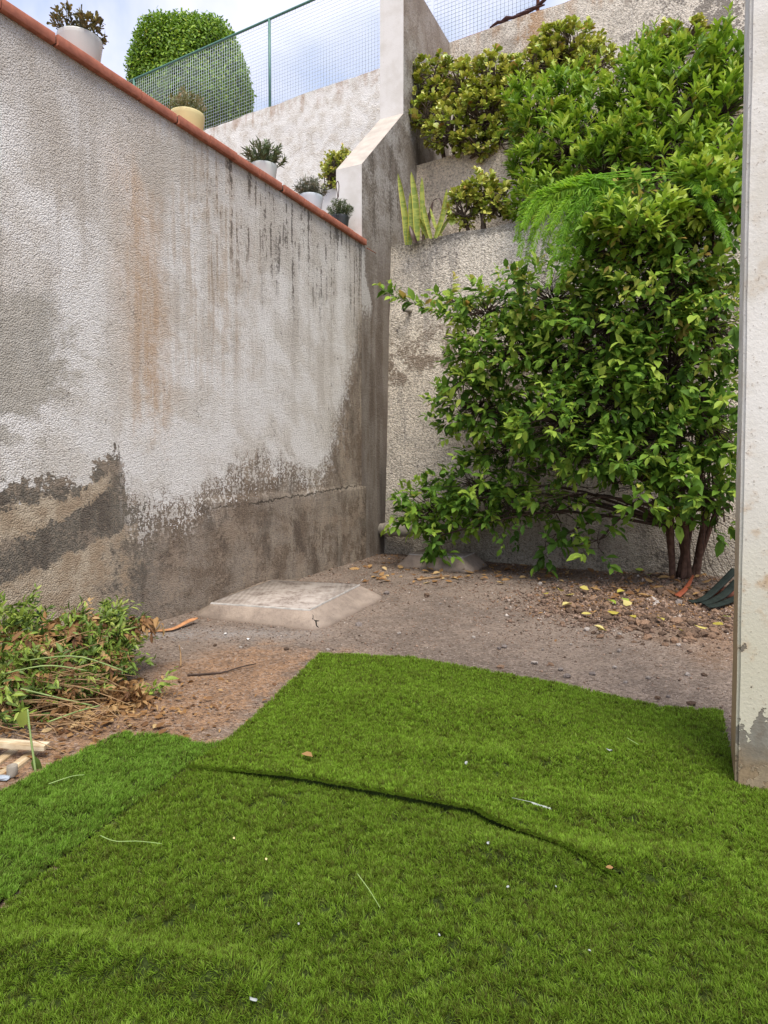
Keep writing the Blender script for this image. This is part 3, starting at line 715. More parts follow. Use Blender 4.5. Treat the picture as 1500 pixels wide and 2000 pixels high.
    p1 = p0 + d1 * (L * .55)[:, None]; p2 = p1 + d2 * (L * .6)[:, None]
    th = rng.uniform(0, math.pi, n); sv = np.stack([np.cos(th), np.sin(th), np.zeros(n)], -1) * wd[:, None]
    V_ = np.stack([p0 - sv, p0 + sv, p1 - sv * .9, p1 + sv * .9, p2], 1).reshape(-1, 3)
    tr = np.array([(0, 1, 3), (0, 3, 2), (2, 3, 4)])[None] + (np.arange(n) * 5)[:, None, None]
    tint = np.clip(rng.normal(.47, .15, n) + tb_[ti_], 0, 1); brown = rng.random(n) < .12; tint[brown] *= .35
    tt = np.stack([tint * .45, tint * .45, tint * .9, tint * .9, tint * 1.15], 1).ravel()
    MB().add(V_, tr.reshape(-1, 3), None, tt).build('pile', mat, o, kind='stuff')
    return n
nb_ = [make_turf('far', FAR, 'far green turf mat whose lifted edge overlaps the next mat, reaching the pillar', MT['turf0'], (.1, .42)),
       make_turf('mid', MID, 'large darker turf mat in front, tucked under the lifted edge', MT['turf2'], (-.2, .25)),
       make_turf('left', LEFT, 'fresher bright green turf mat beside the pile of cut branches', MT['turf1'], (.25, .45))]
print('turf fibres', nb_)

# ------------------------------------------------------------------ concrete chambers with their lids
def chamber(label, base, top, zt, zb=-.05, crack=False):
    """base and top: four ground-plan corners each, anticlockwise from the near corner"""
    c = np.mean(np.array(base), 0); o = thing('manhole_chamber', label, 'manhole', (c[0], c[1], 0))
    b = np.array(base) - c; t = np.array(top) - c; mb = MB(); n = 14
    loops = []
    rr = np.random.default_rng(int(abs(c[0] * 100)))
    for k, (pl, z) in enumerate(((b, zb), (b * .995, .012), (t, zt - .012), (t * .985, zt))):
        ring = []
        for i in range(4):
            for j in range(n):
                p = pl[i] + (pl[(i + 1) % 4] - pl[i]) * j / n
                jit = .016 if k < 2 else .003
                # blunt corners on the foot
                q = p * (1 - (.05 if (k < 2 and j == 0) else 0)); ring.append((q[0] + rr.normal(0, jit * .5), q[1] + rr.normal(0, jit * .5), z + (rr.normal(0, .004) if k in (1, 2) else 0)))
        loops += ring
    m_ = 4 * n
    mb.add(loops, quads=[(k * m_ + i, k * m_ + (i + 1) % m_, (k + 1) * m_ + (i + 1) % m_, (k + 1) * m_ + i) for k in range(3) for i in range(m_)])
    mb.add([(p[0], p[1], zt - .003) for p in t * .985], quads=[(0, 1, 2, 3)])
    mb.build('collar', MT['conc'], o)
    lid = MB(); f = t * .965; fo = t * .978
    for zz0, zz1, pl in ((zt - .004, zt + .010, f),):
        v = [(p[0], p[1], zz0) for p in pl] + [(p[0], p[1], zz1) for p in pl * .995]
        lid.add(v, quads=[(0, 1, 5, 4), (1, 2, 6, 5), (2, 3, 7, 6), (3, 0, 4, 7), (4, 5, 6, 7)])
    lid.build('lid', MT['lid'], o)
    fr = MB()
    for i in range(4):
        p, q = fo[i], fo[(i + 1) % 4]; p2, q2 = f[i] * 1.004, f[(i + 1) % 4] * 1.004
        fr.add([(p[0], p[1], zt + .006), (q[0], q[1], zt + .006), (q2[0], q2[1], zt + .012), (p2[0], p2[1], zt + .012), (p[0], p[1], zt - .01), (q[0], q[1], zt - .01)], quads=[(0, 1, 2, 3), (4, 5, 1, 0)])
    fr.build('frame', MT['zinc'], o)
    if crack:
        cr = MB(); T = lambda u, k: np.array([*(t[0] * (1 - u) + b[0] * .955 * u + (b[1] - b[0]) * k), (zt - .01) * (1 - u) + .014 * u])
        cr.tube([T(.0, .0), T(.22, .012), T(.4, -.006), T(.6, .014), T(.8, .0), T(1., .01)], [.004, .005, .006, .007, .007, .005], 4)
        cr.tube([T(.55, .012), T(.66, .045), T(.78, .06), T(.95, .10)], [.006, .005, .005, .004], 4)
        cr.build('crack', simple('dark gap', (.02, .018, .015), 1, .1, 10), o)
    return o
GP = lambda x, y, z=0.0: ground(x, y, z)[:2]
chamber('square concrete manhole chamber with sloping cracked sides and flat dusty lid beside the stained wall',
        [GP(624, 1234), GP(757, 1166), GP(500, 1124), GP(372, 1206)], [GP(606, 1194, .125), GP(707, 1143, .125), GP(530, 1135, .125), GP(407, 1180, .125)], .125, crack=True)
n0 = np.array(GP(922, 1120)); l0 = np.array(GP(769, 1107)); au = (l0 - n0); aa = A[:2] * .62
tt_ = [n0 + au * .14 + aa * .12, n0 + au * .14 + aa * .98 , n0 + au * .84 + aa * .98, n0 + au * .84 + aa * .12]
chamber('low concrete manhole chamber half hidden under the shrub leaves against the far wall', [n0, n0 + aa * 1.05 , l0 + aa * 1.05, l0], tt_, .16)

# ------------------------------------------------------------------ pipes in the far wall
MT['pvc'] = simple('dusty plastic pipe', lin((.56, .53, .48)), .7, .3, 12, .3)
pb = on_back(752, 1032, .24); t = thing('drain_pipe', 'thick dusty pale drain pipe stub low in the wall corner', 'pipe', tuple(pb))
MB().tube([A * .12 - U * .05, -NB * .10 - U * .03, -NB * .13 + U * .03, -NB * .14 + U * .16, -NB * .15 + U * .5], [.085, .085, .085, .085, .085], 16).build('barrel', MT['pvc'], t, smooth=True)
MB().tube([-NB * .137 + U * .10, -NB * .141 + U * .19], [.10, .10], 16).build('socket', MT['pvc'], t, smooth=True)
pb = on_back(801, 607, .25 + .23 * (3.3 / 4.56)); t = thing('weep_pipe', 'thin short drain pipe poking out of the pebbly wall above a leafy sprig', 'pipe', tuple(pb))
MB().tube([NB * .15, (0, 0, 0), -NB * .15 - U * .02 - np.array([0, 0, .012])], [.03, .03, .03], 10).build('barrel', MT['pvc'], t, smooth=True)
MB().tube([-NB * .120 - U * .016 - np.array([0, 0, .0095]), -NB * .152 - U * .0202 - np.array([0, 0, .0122])], .024, 10).build('mouth', simple('pipe mouth', (.02, .018, .015), 1, .1, 10), t)

# ------------------------------------------------------------------ foliage materials
def mat_leaf(name, stops, rough=.42, trans=.28, spec=.4, nscale=9):
    m = M(name); t = m.attr('tint'); P = m.coord('World'); n = m.noise(P, nscale, 2, .6)
    c = m.colramp(t + (n - .5) * .22, stops)
    return m.surf(c, rough, spec=spec, trans=trans)
MT['shrub'] = mat_leaf('glossy shrub leaf', [(0, (.055, .120, .016)), (.35, (.115, .235, .026)), (.65, (.220, .365, .042)), (.85, (.37, .49, .07)), (.95, (.42, .40, .08)), (1, (.42, .27, .07))], .6, .36, .2)
MT['upleaf'] = mat_leaf('light shrub leaf', [(0, (.055, .115, .014)), (.35, (.15, .285, .024)), (.65, (.28, .44, .034)), (.88, (.40, .49, .055)), (1, (.46, .30, .07))], .5, .3, .3)
MT['jade'] = mat_leaf('jade leaf', [(0, (.08, .125, .018)), (.35, (.27, .36, .045)), (.65, (.46, .52, .075)), (.88, (.55, .52, .11)), (1, (.42, .22, .07))], .35, .12, .45)
MT['fern'] = mat_leaf('fern needle', [(0, (.11, .25, .015)), (.5, (.22, .46, .02)), (1, (.38, .58, .04))], .5, .35)
MT['bark'] = simple('bark', (.075, .052, .040), .95, .35, 18, .15, .006)
MT['trunkbark'] = simple('reddish fibrous bark', (.105, .060, .042), .95, .4, 14, .15, .008)
MT['jadewood'] = simple('jade stem', (.14, .105, .080), .9, .3, 22, .15, .004)
OVAL = leaf_template('oval'); LANCE = leaf_template('lance'); SPOON = leaf_template('spoon', .12, .12)

def blob_points(c, r, n, shell=.45):
    d = unit(rng.normal(size=(n, 3))); rad = (shell + (1 - shell) * rng.random(n)) if True else 1
    return c + d * r * (rad ** .8)[:, None], d
def clump(P, D, per, spread, Lr, ratio, up, tint_mu, tint_sd, axis_len=.22, tipbias=.0):
    """per leaves along a short twig from every anchor P in direction D"""
    n = len(P); k = per; idx = np.repeat(np.arange(n), k); t = np.tile(np.linspace(.05, 1, k), n)
    al = axis_len * rng.uniform(.7, 1.3, n)
    pos = P[idx] + D[idx] * (al[idx] * t)[:, None]
    r = unit(rng.normal(size=(n * k, 3))); r = unit(r - (r * D[idx]).sum(-1, keepdims=True) * D[idx])
    ld = unit(D[idx] * (.45 + .7 * t[:, None]) + r * spread + np.array([0, 0, up]) + rng.normal(0, .12, (n * k, 3)))
    L = rng.uniform(Lr[0], Lr[1], n * k) * (1.05 - .35 * t) * np.where(rng.random(n * k) < .05, 1.45, 1); W = L * ratio * rng.uniform(.85, 1.2, n * k)
    nn = unit(np.array([0, -.35, 1.0]) + rng.normal(0, .38, (n * k, 3)))
    tint = np.clip(np.repeat(rng.normal(tint_mu, tint_sd, n), k) + rng.normal(0, tint_sd * .7, n * k) + tipbias * (t - .4), 0, .86)
    return pos, ld, nn, L, W, tint

# ------------------------------------------------------------------ the big shrub
def make_shrub():
    base = np.array(atY(1338, 1135, 6.95)); base[2] = float(gh(base[0], base[1])) - .02
    t = thing('shrub', 'big dark green leafy shrub with many stems growing at the foot of the retaining wall', 'shrub', tuple(base))
    B = [(848, 995, 84, 52, 8.15, .4, 40), (935, 955, 92, 70, 7.95, .45, 60), (800, 1000, 40, 34, 8.3, .25, 12), (852, 1048, 34, 34, 7.95, .2, 12), (935, 800, 92, 62, 7.9, .45, 64), (1000, 870, 90, 60, 7.7, .4, 46),
         (930, 700, 60, 48, 8.0, .4, 30), (1010, 690, 100, 80, 7.6, .5, 74), (950, 610, 78, 52, 7.9, .4, 44), (1080, 590, 110, 80, 7.4, .5, 80), (1130, 700, 110, 90, 7.2, .5, 84), (1100, 820, 110, 80, 7.0, .5, 80),
         (1210, 780, 110, 90, 6.8, .5, 84), (1190, 640, 120, 90, 6.9, .5, 84), (1310, 720, 110, 100, 6.6, .5, 84), (1300, 590, 120, 90, 6.6, .5, 86), (1230, 500, 120, 70, 6.8, .5, 76), (1360, 490, 90, 90, 6.6, .45, 66),
         (1390, 640, 60, 110, 6.4, .4, 50), (1390, 830, 60, 100, 6.3, .4, 50), (1290, 860, 100, 70, 6.5, .45, 60), (1200, 890, 80, 50, 6.7, .4, 34), (1350, 950, 85, 50, 6.35, .35, 36), (1265, 985, 40, 24, 6.35, .2, 9),
         (1130, 890, 70, 40, 6.9, .3, 22), (1085, 1000, 55, 40, 7.1, .25, 14), (1075, 1060, 26, 34, 7.2, .15, 7), (880, 590, 30, 24, 8.2, .2, 10), (1000, 1000, 55, 50, 7.6, .3, 24), (1400, 1000, 30, 60, 6.4, .25, 12), (1170, 1055, 40, 30, 6.9, .2, 6), (905, 740, 40, 60, 8.1, .3, 20), (1220, 420, 70, 40, 7.15, .35, 30), (1300, 405, 80, 50, 6.85, .35, 40), (1395, 410, 50, 60, 6.5, .3, 30), (1150, 480, 60, 50, 7.3, .35, 26)]
    P, D, cen = [], [], []
    for bx, by, rx, ry, Y, rd, n in B:
        c = atY(bx, by, Y); r = np.array([rx * Y / FPX, rd, ry * Y / FPX]) * .92
        p, d = blob_points(c, r, int(n * 1.35), .45); d = unit(d * np.array([1, 1.1, .8]) + np.array([0, -.35, .18]) + rng.normal(0, .3, d.shape))
        P.append(p); D.append(d); cen.append((c, len(p)))
    # the long sprig reaching over the far wall
    sp = np.array([atY(930, 640, 8.2), atY(860, 615, 8.3), atY(800, 590, 8.4), atY(762, 575, 8.45)]); spp = smooth_path(sp, 12)
    P.append(spp); D.append(np.tile(unit(np.array([[-.7, -.2, .35]])), (12, 1)) + rng.normal(0, .2, (12, 3)))
    Pall = np.concatenate(P); Dall = unit(np.concatenate(D))
    pos, ld, nn, L, W, ti = clump(Pall, Dall, 9, .95, (.06, .175), .52, -.12, .45, .23, .22, .40)
    k = len(pos); old = rng.random(k) < .035; ti[old] = rng.uniform(.9, .99, old.sum())
    # higher leaves get a lighter tint
    ti = np.clip(ti + np.clip((pos[:, 2] - 2.6) * .07, -.10, .16), 0, .99)
    # keep clear of the wall behind and of the ground
    dist = (pos - (O + A * .25)) @ NB; ok = (dist < -.06) & (pos[:, 2] > .12)
    pos, ld, nn, L, W, ti = [q[ok] for q in (pos, ld, nn, L, W, ti)]
    sel = pick_front(pos, 300, 34); rest = np.ones(len(pos), bool); rest[sel] = False
    fm = MB(); leaves_into(fm, pos[rest], ld[rest], nn[rest], L[rest], W[rest], ti[rest], OVAL)
    rel(t, fm).build('foliage', MT['shrub'], t, kind='stuff')
    leaf_objects(t, sel, pos, ld, nn, L, W, ti, OVAL, MT['shrub'])
    # stems: a tight fan at the foot, then limbs to every leafy mass
    heads = []
    for i in range(11):
        an = i * 2.4; rr = .05 + .10 * ((i * 37) % 10) / 10
        b = base + np.array([math.cos(an) * rr * 1.1, math.sin(an) * rr * .7, -.05])
        fan = np.array([(i - 5) * .055 + rng.normal(0, .02), -.12 + .05 * math.sin(an), 0])
        h = b + np.array([0, 0, .95 + .25 * rng.random()]) + fan
        path = smooth_path([b, b * .55 + h * .45 + rng.normal(0, .012, 3), h], 8)
        mb = MB(); mb.tube(path, np.linspace(.040, .024, 8) * rng.uniform(.75, 1.2), 8, caps=True); rel(t, mb).build('stem', MT['trunkbark'], t, smooth=True)
        heads.append(h)
    heads = np.array(heads); limbs = MB(); twigs = MB()
    for c, n in cen:
        h = heads[np.argmin(np.linalg.norm((heads - c) * np.array([1, 1, .2]), axis=1))]
        if c[2] < 1.2: h = base + np.array([-.1, -.05, .55])
        mid = h * .5 + c * .5 + np.array([0, -.08, .22 + .1 * rng.random()]) + rng.normal(0, .06, 3)
        limbs.tube(smooth_path([h, mid, c], 8), np.linspace(.021, .010, 8), 6)
    j = 0
    for (c, n), p in zip(cen, P):
        for q in p:
            m_ = (c + q) / 2 + rng.normal(0, .04, 3); twigs.tube([c * .85 + q * .15, m_, q], [.007, .005, .0035], 4, caps=False)
    twigs.tube(spp, np.linspace(.008, .003, 12), 5)
    for q in range(60):                                # bare dead twigs in the hollow under the crown
        c = atY(rng.uniform(1050, 1280), rng.uniform(900, 985), rng.uniform(6.7, 7.2)); e_ = c + np.array([rng.uniform(-.5, -.1), rng.uniform(-.1, .1), rng.uniform(-.12, .12)])
        twigs.tube([c, (c + e_) / 2 + rng.normal(0, .02, 3), e_], [.005, .004, .002], 4, caps=False)
    for q in range(26):                                # upright shoots behind the leaves
        c = base + np.array([rng.uniform(-.5, .35), rng.uniform(-.25, .1), rng.uniform(.5, 1.0)]); e_ = c + np.array([rng.normal(0, .12), rng.normal(0, .06), rng.uniform(.7, 1.6)])
        twigs.tube([c, (c + e_) / 2 + rng.normal(0, .03, 3), e_], [.010, .008, .004], 5, caps=False)
    for q in range(7):                                 # thin hanging roots and shoots at the foot
        c = base + np.array([rng.uniform(-.1, .35), -.2, rng.uniform(.5, .8)]); e_ = np.array([c[0] + rng.uniform(.02, .2), c[1] - .15, .1])
        twigs.tube(smooth_path([c, (c + e_) / 2 + np.array([-.04, 0, -.05]), e_], 6), .003, 4, caps=False)
    rel(t, limbs).build('limbs', MT['bark'], t, smooth=True); rel(t, twigs).build('twigs', MT['bark'], t, kind='stuff')
    return t
make_shrub()

# ------------------------------------------------------------------ lighter shrubs rooted on the terraces
def terrace_shrub(label, foot, B, n_leaf_obj, Lr=(.10, .18), ratio=.36, mu=.5, seed_cell=26, up=.35, mat='upleaf', sdist=.5):
    t = thing('terrace_shrub', label, 'shrub', tuple(foot), group='light green shrubs rooted on the terraces')
    P, D, cen = [], [], []
    for bx, by, rx, ry, Y, rd, n in B:
        c = atY(bx, by, Y); r = np.array([rx * Y / FPX, rd, ry * Y / FPX]) * .92
        p, d = blob_points(c, r * 1.02, int(n * 1.5), .45); d = unit(d * np.array([.7, .8, .6]) + np.array([0, -.15, .75]) + rng.normal(0, .25, d.shape)); P.append(p); D.append(d); cen.append(c)
    Pa, Da = np.concatenate(P), np.concatenate(D)
    pos, ld, nn, L, W, ti = clump(Pa, Da, 10, .85, Lr, ratio, up, mu, .13, .20, .42)
    k = len(pos); old = rng.random(k) < .015; ti[old] = rng.uniform(.93, 1, old.sum())
    sel = pick_front(pos, n_leaf_obj, seed_cell); rest = np.ones(k, bool); rest[sel] = False
    fm = MB(); leaves_into(fm, pos[rest], ld[rest], nn[rest], L[rest], W[rest], ti[rest], LANCE)
    rel(t, fm).build('foliage', MT[mat], t, kind='stuff'); leaf_objects(t, sel, pos, ld, nn, L, W, ti, LANCE, MT[mat])
    br = MB(); tw = MB()
    for c, p in zip(cen, P):
        mid = np.array(foot) * .45 + c * .55 + rng.normal(0, .07, 3) + np.array([0, 0, .1])
        br.tube(smooth_path([np.array(foot), mid, c], 7), np.linspace(.022, .010, 7), 6)
        for q in p: tw.tube([c, (c + q) / 2 + rng.normal(0, .03, 3), q], [.008, .006, .004], 4, caps=False)
    rel(t, br).build('branches', MT['bark'], t, smooth=True); rel(t, tw).build('twigs', MT['bark'], t, kind='stuff')
F1 = on_back(1330, 400, .95); F1[2] = 4.45
terrace_shrub('tall yellow-green shrub on the terrace beside the top of the pillar', F1,
    [(1415, 135, 45, 60, 7.9, .4, 40), (1310, 160, 90, 56, 8.1, .45, 60), (1262, 130, 42, 32, 8.2, .3, 22), (1330, 105, 30, 18, 8.1, .2, 8), (1240, 190, 60, 60, 8.2, .4, 40), (1330, 220, 100, 70, 7.9, .45, 60), (1410, 230, 60, 90, 7.7, .4, 50), (1400, 340, 70, 70, 7.4, .4, 46), (1310, 310, 80, 60, 7.7, .4, 44), (1230, 290, 70, 55, 8.0, .4, 36)], 300)
F2 = on_back(1120, 460, .9); F2[2] = 4.45
terrace_shrub('bushy lime green shrub spilling between the jade hedge and the terrace wall edge', F2,
    [(1050, 225, 64, 52, 8.9, .4, 54), (1110, 190, 52, 44, 8.9, .35, 36), (1170, 240, 60, 60, 8.6, .4, 40), (1110, 300, 80, 66, 8.5, .45, 60), (1040, 330, 50, 52, 8.8, .35, 36), (1180, 340, 80, 60, 8.2, .45, 50), (1090, 400, 70, 50, 8.4, .4, 36), (1030, 410, 34, 40, 8.8, .3, 18)], 260, mu=.52)
F3 = on_back(1340, 500, .75); F3[2] = 4.45
terrace_shrub('leafy shoots with yellow-green tips rising above the dark shrub', atY(1290, 640, 6.7),
    [(1250, 445, 80, 40, 6.5, .35, 34), (1370, 400, 60, 60, 6.4, .3, 30), (1370, 350, 26, 30, 6.4, .15, 8), (1180, 470, 50, 36, 6.8, .3, 18)], 120, Lr=(.11, .17), ratio=.42, mu=.56, up=.2)

# ------------------------------------------------------------------ asparagus fern hanging over the shrub
def make_fern():
    root = atY(1270, 345, 7.0)
    t = thing('asparagus_fern', 'feathery bright green fern fronds drooping out of the shrub', 'fern', tuple(root))
    ends = [(1008, 470), (1014, 500), (1028, 515), (1040, 490), (1052, 530), (1070, 560), (1088, 572), (1100, 545), (1060, 465), (1085, 505), (1022, 445), (1120, 520), (1045, 440), (1130, 480), (1145, 450), (1075, 450), (1095, 470), (1425, 480), (1405, 450), (1165, 425), (1175, 400), (1110, 430), (1036, 470), (1150, 500), (1440, 430)]
    for i, (ex, ey) in enumerate(ends):
        if ex < 1300:
            top = atY(1150 + .35 * (ex - 1080) + rng.uniform(-20, 20), 352 + rng.uniform(-15, 18), 6.75 + rng.uniform(-.1, .1)); sh = atY(ex + 26 + rng.uniform(0, 14), 385 + .28 * (ey - 440) + rng.uniform(-6, 10), 6.65)
        else: top = atY(1340, 345, 6.4); sh = atY(ex - 25, ey - 60, 6.1)
        e_ = atY(ex, ey, (6.6 if ex < 1300 else 6.0) + rng.uniform(-.12, .12))
        pa = smooth_path([root + rng.normal(0, .04, 3), top, sh, e_], 44); mb = MB(); mb.tube(pa, np.linspace(.005, .0018, 44), 4)
        k = 520; tt = rng.uniform(.34, 1, k); ii = np.clip((tt * 43).astype(int), 0, 42); p = pa[ii] + (pa[ii + 1] - pa[ii]) * (tt * 43 - ii)[:, None]
        tg = unit(pa[ii + 1] - pa[ii]); sd_ = unit(np.cross(tg, np.array([0, 1.0, .15]))) * rng.choice([-1, 1], k)[:, None]
        d = unit(sd_ + tg * .5 + np.array([0, 0, -.25]) + rng.normal(0, .22, (k, 3))); ln = rng.uniform(.05, .11, k) * np.clip(1.3 - tt * .85, .4, 1)
        leaves_into(mb, p, d, unit(np.array([0, -.8, .8]) + rng.normal(0, .3, (k, 3))), ln, ln * .13, np.clip(rng.normal(.55, .2, k) + (.2 if ex < 1080 else -.15), 0, 1), LANCE)
        rel(t, mb).build('frond', MT['fern'], t)
make_fern()

# ------------------------------------------------------------------ jade plants
def jade(label, foot, B, nobj, leaf=(.075, .125), group='jade plants'):
    t = thing('jade_plant', label, 'succulent', tuple(foot), group=group)
    P, D, cen = [], [], []
    for bx, by, rx, ry, Y, rd, n in B:
        c = atY(bx, by, Y); r = np.array([rx * Y / FPX, rd, ry * Y / FPX])
        p, d = blob_points(c, r, int(n * 2.2), .55); d = unit(d * np.array([1, 1, .7]) + np.array([0, -.25, .4])); P.append(p); D.append(d); cen.append(c)
    Pa, Da = np.concatenate(P), np.concatenate(D)
    pos, ld, nn, L, W, ti = clump(Pa, Da, 12, 1.0, leaf, .60, .12, .62, .15, .08, .35)
    k = len(pos); red = rng.random(k) < .05; ti[red] = rng.uniform(.9, 1, red.sum())
    sel = pick_front(pos, nobj, 17); rest = np.ones(k, bool); rest[sel] = False
    fm = MB(); leaves_into(fm, pos[rest], ld[rest], nn[rest], L[rest], W[rest], ti[rest], SPOON)
    rel(t, fm).build('foliage', MT['jade'], t, kind='stuff')
    if nobj: leaf_objects(t, sel, pos, ld, nn, L, W, ti, SPOON, MT['jade'])
    br = MB()
    for c, p in zip(cen, P):
        fo = np.array(foot) + np.array([(c[0] - foot[0]) * .55, (c[1] - foot[1]) * .4, 0])
        low = c - np.array([0, 0, .12]); mid = fo * .5 + low * .5 + rng.normal(0, .06, 3)
        br.tube(smooth_path([fo, mid, low], 6), np.linspace(.04, .022, 6), 7)
        for q in p:
            br.tube(smooth_path([low, (low + q) / 2 + rng.normal(0, .05, 3), q], 4), [.016, .013, .010, .008], 5, caps=False)
    rel(t, br).build('stems', MT['jadewood'], t, smooth=True)
fo = on_back(900, 300, 2.0); fo[2] = 6.0
jade('wide jade hedge on the middle terrace against the dividing wall', fo,
     [(850, 165, 42, 48, 10.5, .35, 34), (835, 225, 32, 30, 10.35, .25, 16), (905, 175, 55, 48, 10.3, .4, 44), (880, 250, 48, 44, 10.1, .35, 34), (945, 225, 55, 55, 10.0, .4, 46), (965, 160, 50, 42, 10.1, .4, 40), (1005, 190, 45, 50, 9.8, .4, 34), (930, 285, 55, 22, 9.95, .25, 18), (1000, 260, 40, 36, 9.75, .3, 22), (1040, 140, 40, 32, 9.8, .3, 22)], 160)
fo = on_back(1110, 200, 2.2); fo[2] = 6.0
jade('rounded olive jade bush highest under the top wall', fo, [(1110, 100, 70, 38, 9.9, .4, 60), (1160, 130, 40, 36, 9.6, .3, 24), (1070, 125, 36, 34, 9.9, .3, 22), (1330, 80, 60, 26, 9.0, .35, 30)], 70)
fo = on_back(935, 450, .8); fo[2] = 4.45
jade('small open jade bush on the lower terrace beside the snake plant', fo, [(905, 405, 26, 26, 9.15, .2, 13), (935, 372, 34, 24, 9.05, .2, 18), (965, 395, 26, 32, 8.95, .2, 15)], 50)
fo = on_back(650, 350, 1.2); fo[2] = 5.0
jade('clipped jade bush behind the low planter wall, cut off by the dividing wall end', fo, [(652, 340, 22, 34, 10.6, .25, 50), (668, 325, 20, 30, 10.7, .25, 30)], 0, (.05, .07))

# ------------------------------------------------------------------ snake plant
def mat_snake():
    m = M('banded snake plant leaf'); P = m.coord('World'); x, y, z = m.xyz(P); t = m.attr('tint')
    w_ = m.noise(m.vec(x * 6, y * 6, z * 26), 1.0, 2, .6)
    c = m.mix(m.ramp(w_, .42, .58), (.20, .27, .04), (.36, .40, .07)); c = m.mix(m.ramp(t, .6, .9), c, (.58, .52, .08)); c = m.mix(m.ramp(t, .12, .02), c, (.10, .06, .045))
    return m.surf(c, .45, spec=.4, trans=.1)
MT['snake'] = mat_snake()
def make_snake():
    foot = on_back(825, 468, .62); foot[2] = 4.44
    t = thing('snake_plant', 'snake plant with tall yellow-edged upright leaves on the terrace edge by the dividing wall', 'snake plant', tuple(foot))
    spec = [((795, 478), (790, 415), (777, 338), .055, 1), ((800, 478), (803, 430), (801, 375), .05, 1), ((815, 470), (812, 400), (803, 335), .06, 1), ((828, 468), (825, 400), (824, 345), .045, 1), ((835, 465), (818, 430), (797, 402), .04, 1),
            ((850, 465), (865, 420), (873, 368), .045, 1), ((825, 470), (838, 425), (846, 392), .032, .0), ((846, 392), (858, 388), (866, 412), .02, .0), ((842, 466), (830, 420), (828, 398), .04, 1), ((855, 462), (868, 440), (880, 422), .035, 1), ((812, 474), (806, 458), (800, 440), .04, 0), ((862, 460), (850, 440), (840, 405), .035, 1)]
    for a_, b_, c_, wd, live in spec:
        Y = 9.28 - .4 * (a_[0] - 800) / 100 * .6 + rng.uniform(-.05, .05)
        pa = smooth_path([atY(*a_, Y), atY(*b_, Y - .02), atY(*c_, Y + rng.uniform(-.05, .05))], 10); mb = MB(); vs = []; ti = []
        ww = wd * .85 * np.array([.62, .8, .92, 1, 1, .95, .86, .7, .42, .02]); tw = rng.uniform(-.5, .5)
        for i, p in enumerate(pa):
            s_ = np.array([math.cos(tw), math.sin(tw), 0]) * ww[i]; dv = np.array([-math.sin(tw), math.cos(tw), 0]) * ww[i] * .28
            vs += [p - s_, p - s_ * .72 + dv, p + dv * 1.3, p + s_ * .72 + dv, p + s_]; ti += ([.95, .95, .4, .95, .95] if live else [0] * 5)
            ti[-4] = .55 if live else 0; ti[-2] = .55 if live else 0
        mb.add(vs, quads=[(i * 5 + j, i * 5 + j + 1, (i + 1) * 5 + j + 1, (i + 1) * 5 + j) for i in range(9) for j in range(4)], tint=ti)
        rel(t, mb).build('leaf', MT['snake'], t, smooth=True)
make_snake()

# ------------------------------------------------------------------ round topiary beyond the fence
def make_topiary():
    c = atY(376, 170, 17.6); r = 101 * 17.6 / FPX
    t = thing('topiary_tree', 'large clipped round green tree behind the wire fence', 'tree', (c[0], c[1], 8.7))
    n = 44000; d = unit(rng.normal(size=(n, 3))); bump = 1 + .05 * np.sin(d[:, 0] * 7 + 1) * np.cos(d[:, 2] * 6) + rng.normal(0, .022, n) + (rng.random(n) < .012) * .05
    sq = (np.abs(d) ** 3.2).sum(-1) ** (-1 / 3.2)       # slightly boxy clipping
    P = c + d * (sq * bump * (1 - .16 * rng.random(n) ** 1.5))[:, None] * np.array([r * 1.0, r * 1.0, r * 1.0])
    ld = unit(d * .5 + rng.normal(0, .6, (n, 3)) + np.array([0, 0, -.5])); L = rng.uniform(.075, .125, n)
    mb = MB(); leaves_into(mb, P, ld, unit(d * 1.5 + rng.normal(0, .45, (n, 3)) + np.array([0, 0, .4])), L, L * .5, np.clip(rng.normal(.46, .2, n), 0, .9), OVAL)
    rel(t, mb).build('crown', MT['upleaf'], t, kind='stuff')
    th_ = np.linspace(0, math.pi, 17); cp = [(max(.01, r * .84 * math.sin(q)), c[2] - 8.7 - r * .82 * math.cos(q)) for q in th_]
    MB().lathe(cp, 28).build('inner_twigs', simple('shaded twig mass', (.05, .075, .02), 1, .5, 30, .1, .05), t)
    tb = MB(); tb.tube([(0, 0, -.3), (.03, 0, .5), (0, .02, c[2] - 8.7)], [.14, .11, .08], 10)
    for k in range(14):
        dd = unit(rng.normal(size=3) + np.array([0, 0, .3])); tb.tube([(0, .02, c[2] - 8.9), np.array([0, 0, c[2] - 8.7]) + dd * r * .5, np.array([0, 0, c[2] - 8.7]) + dd * r * .86], [.05, .035, .015], 5)
    tb.build('trunk', MT['bark'], t, smooth=True)
make_topiary()

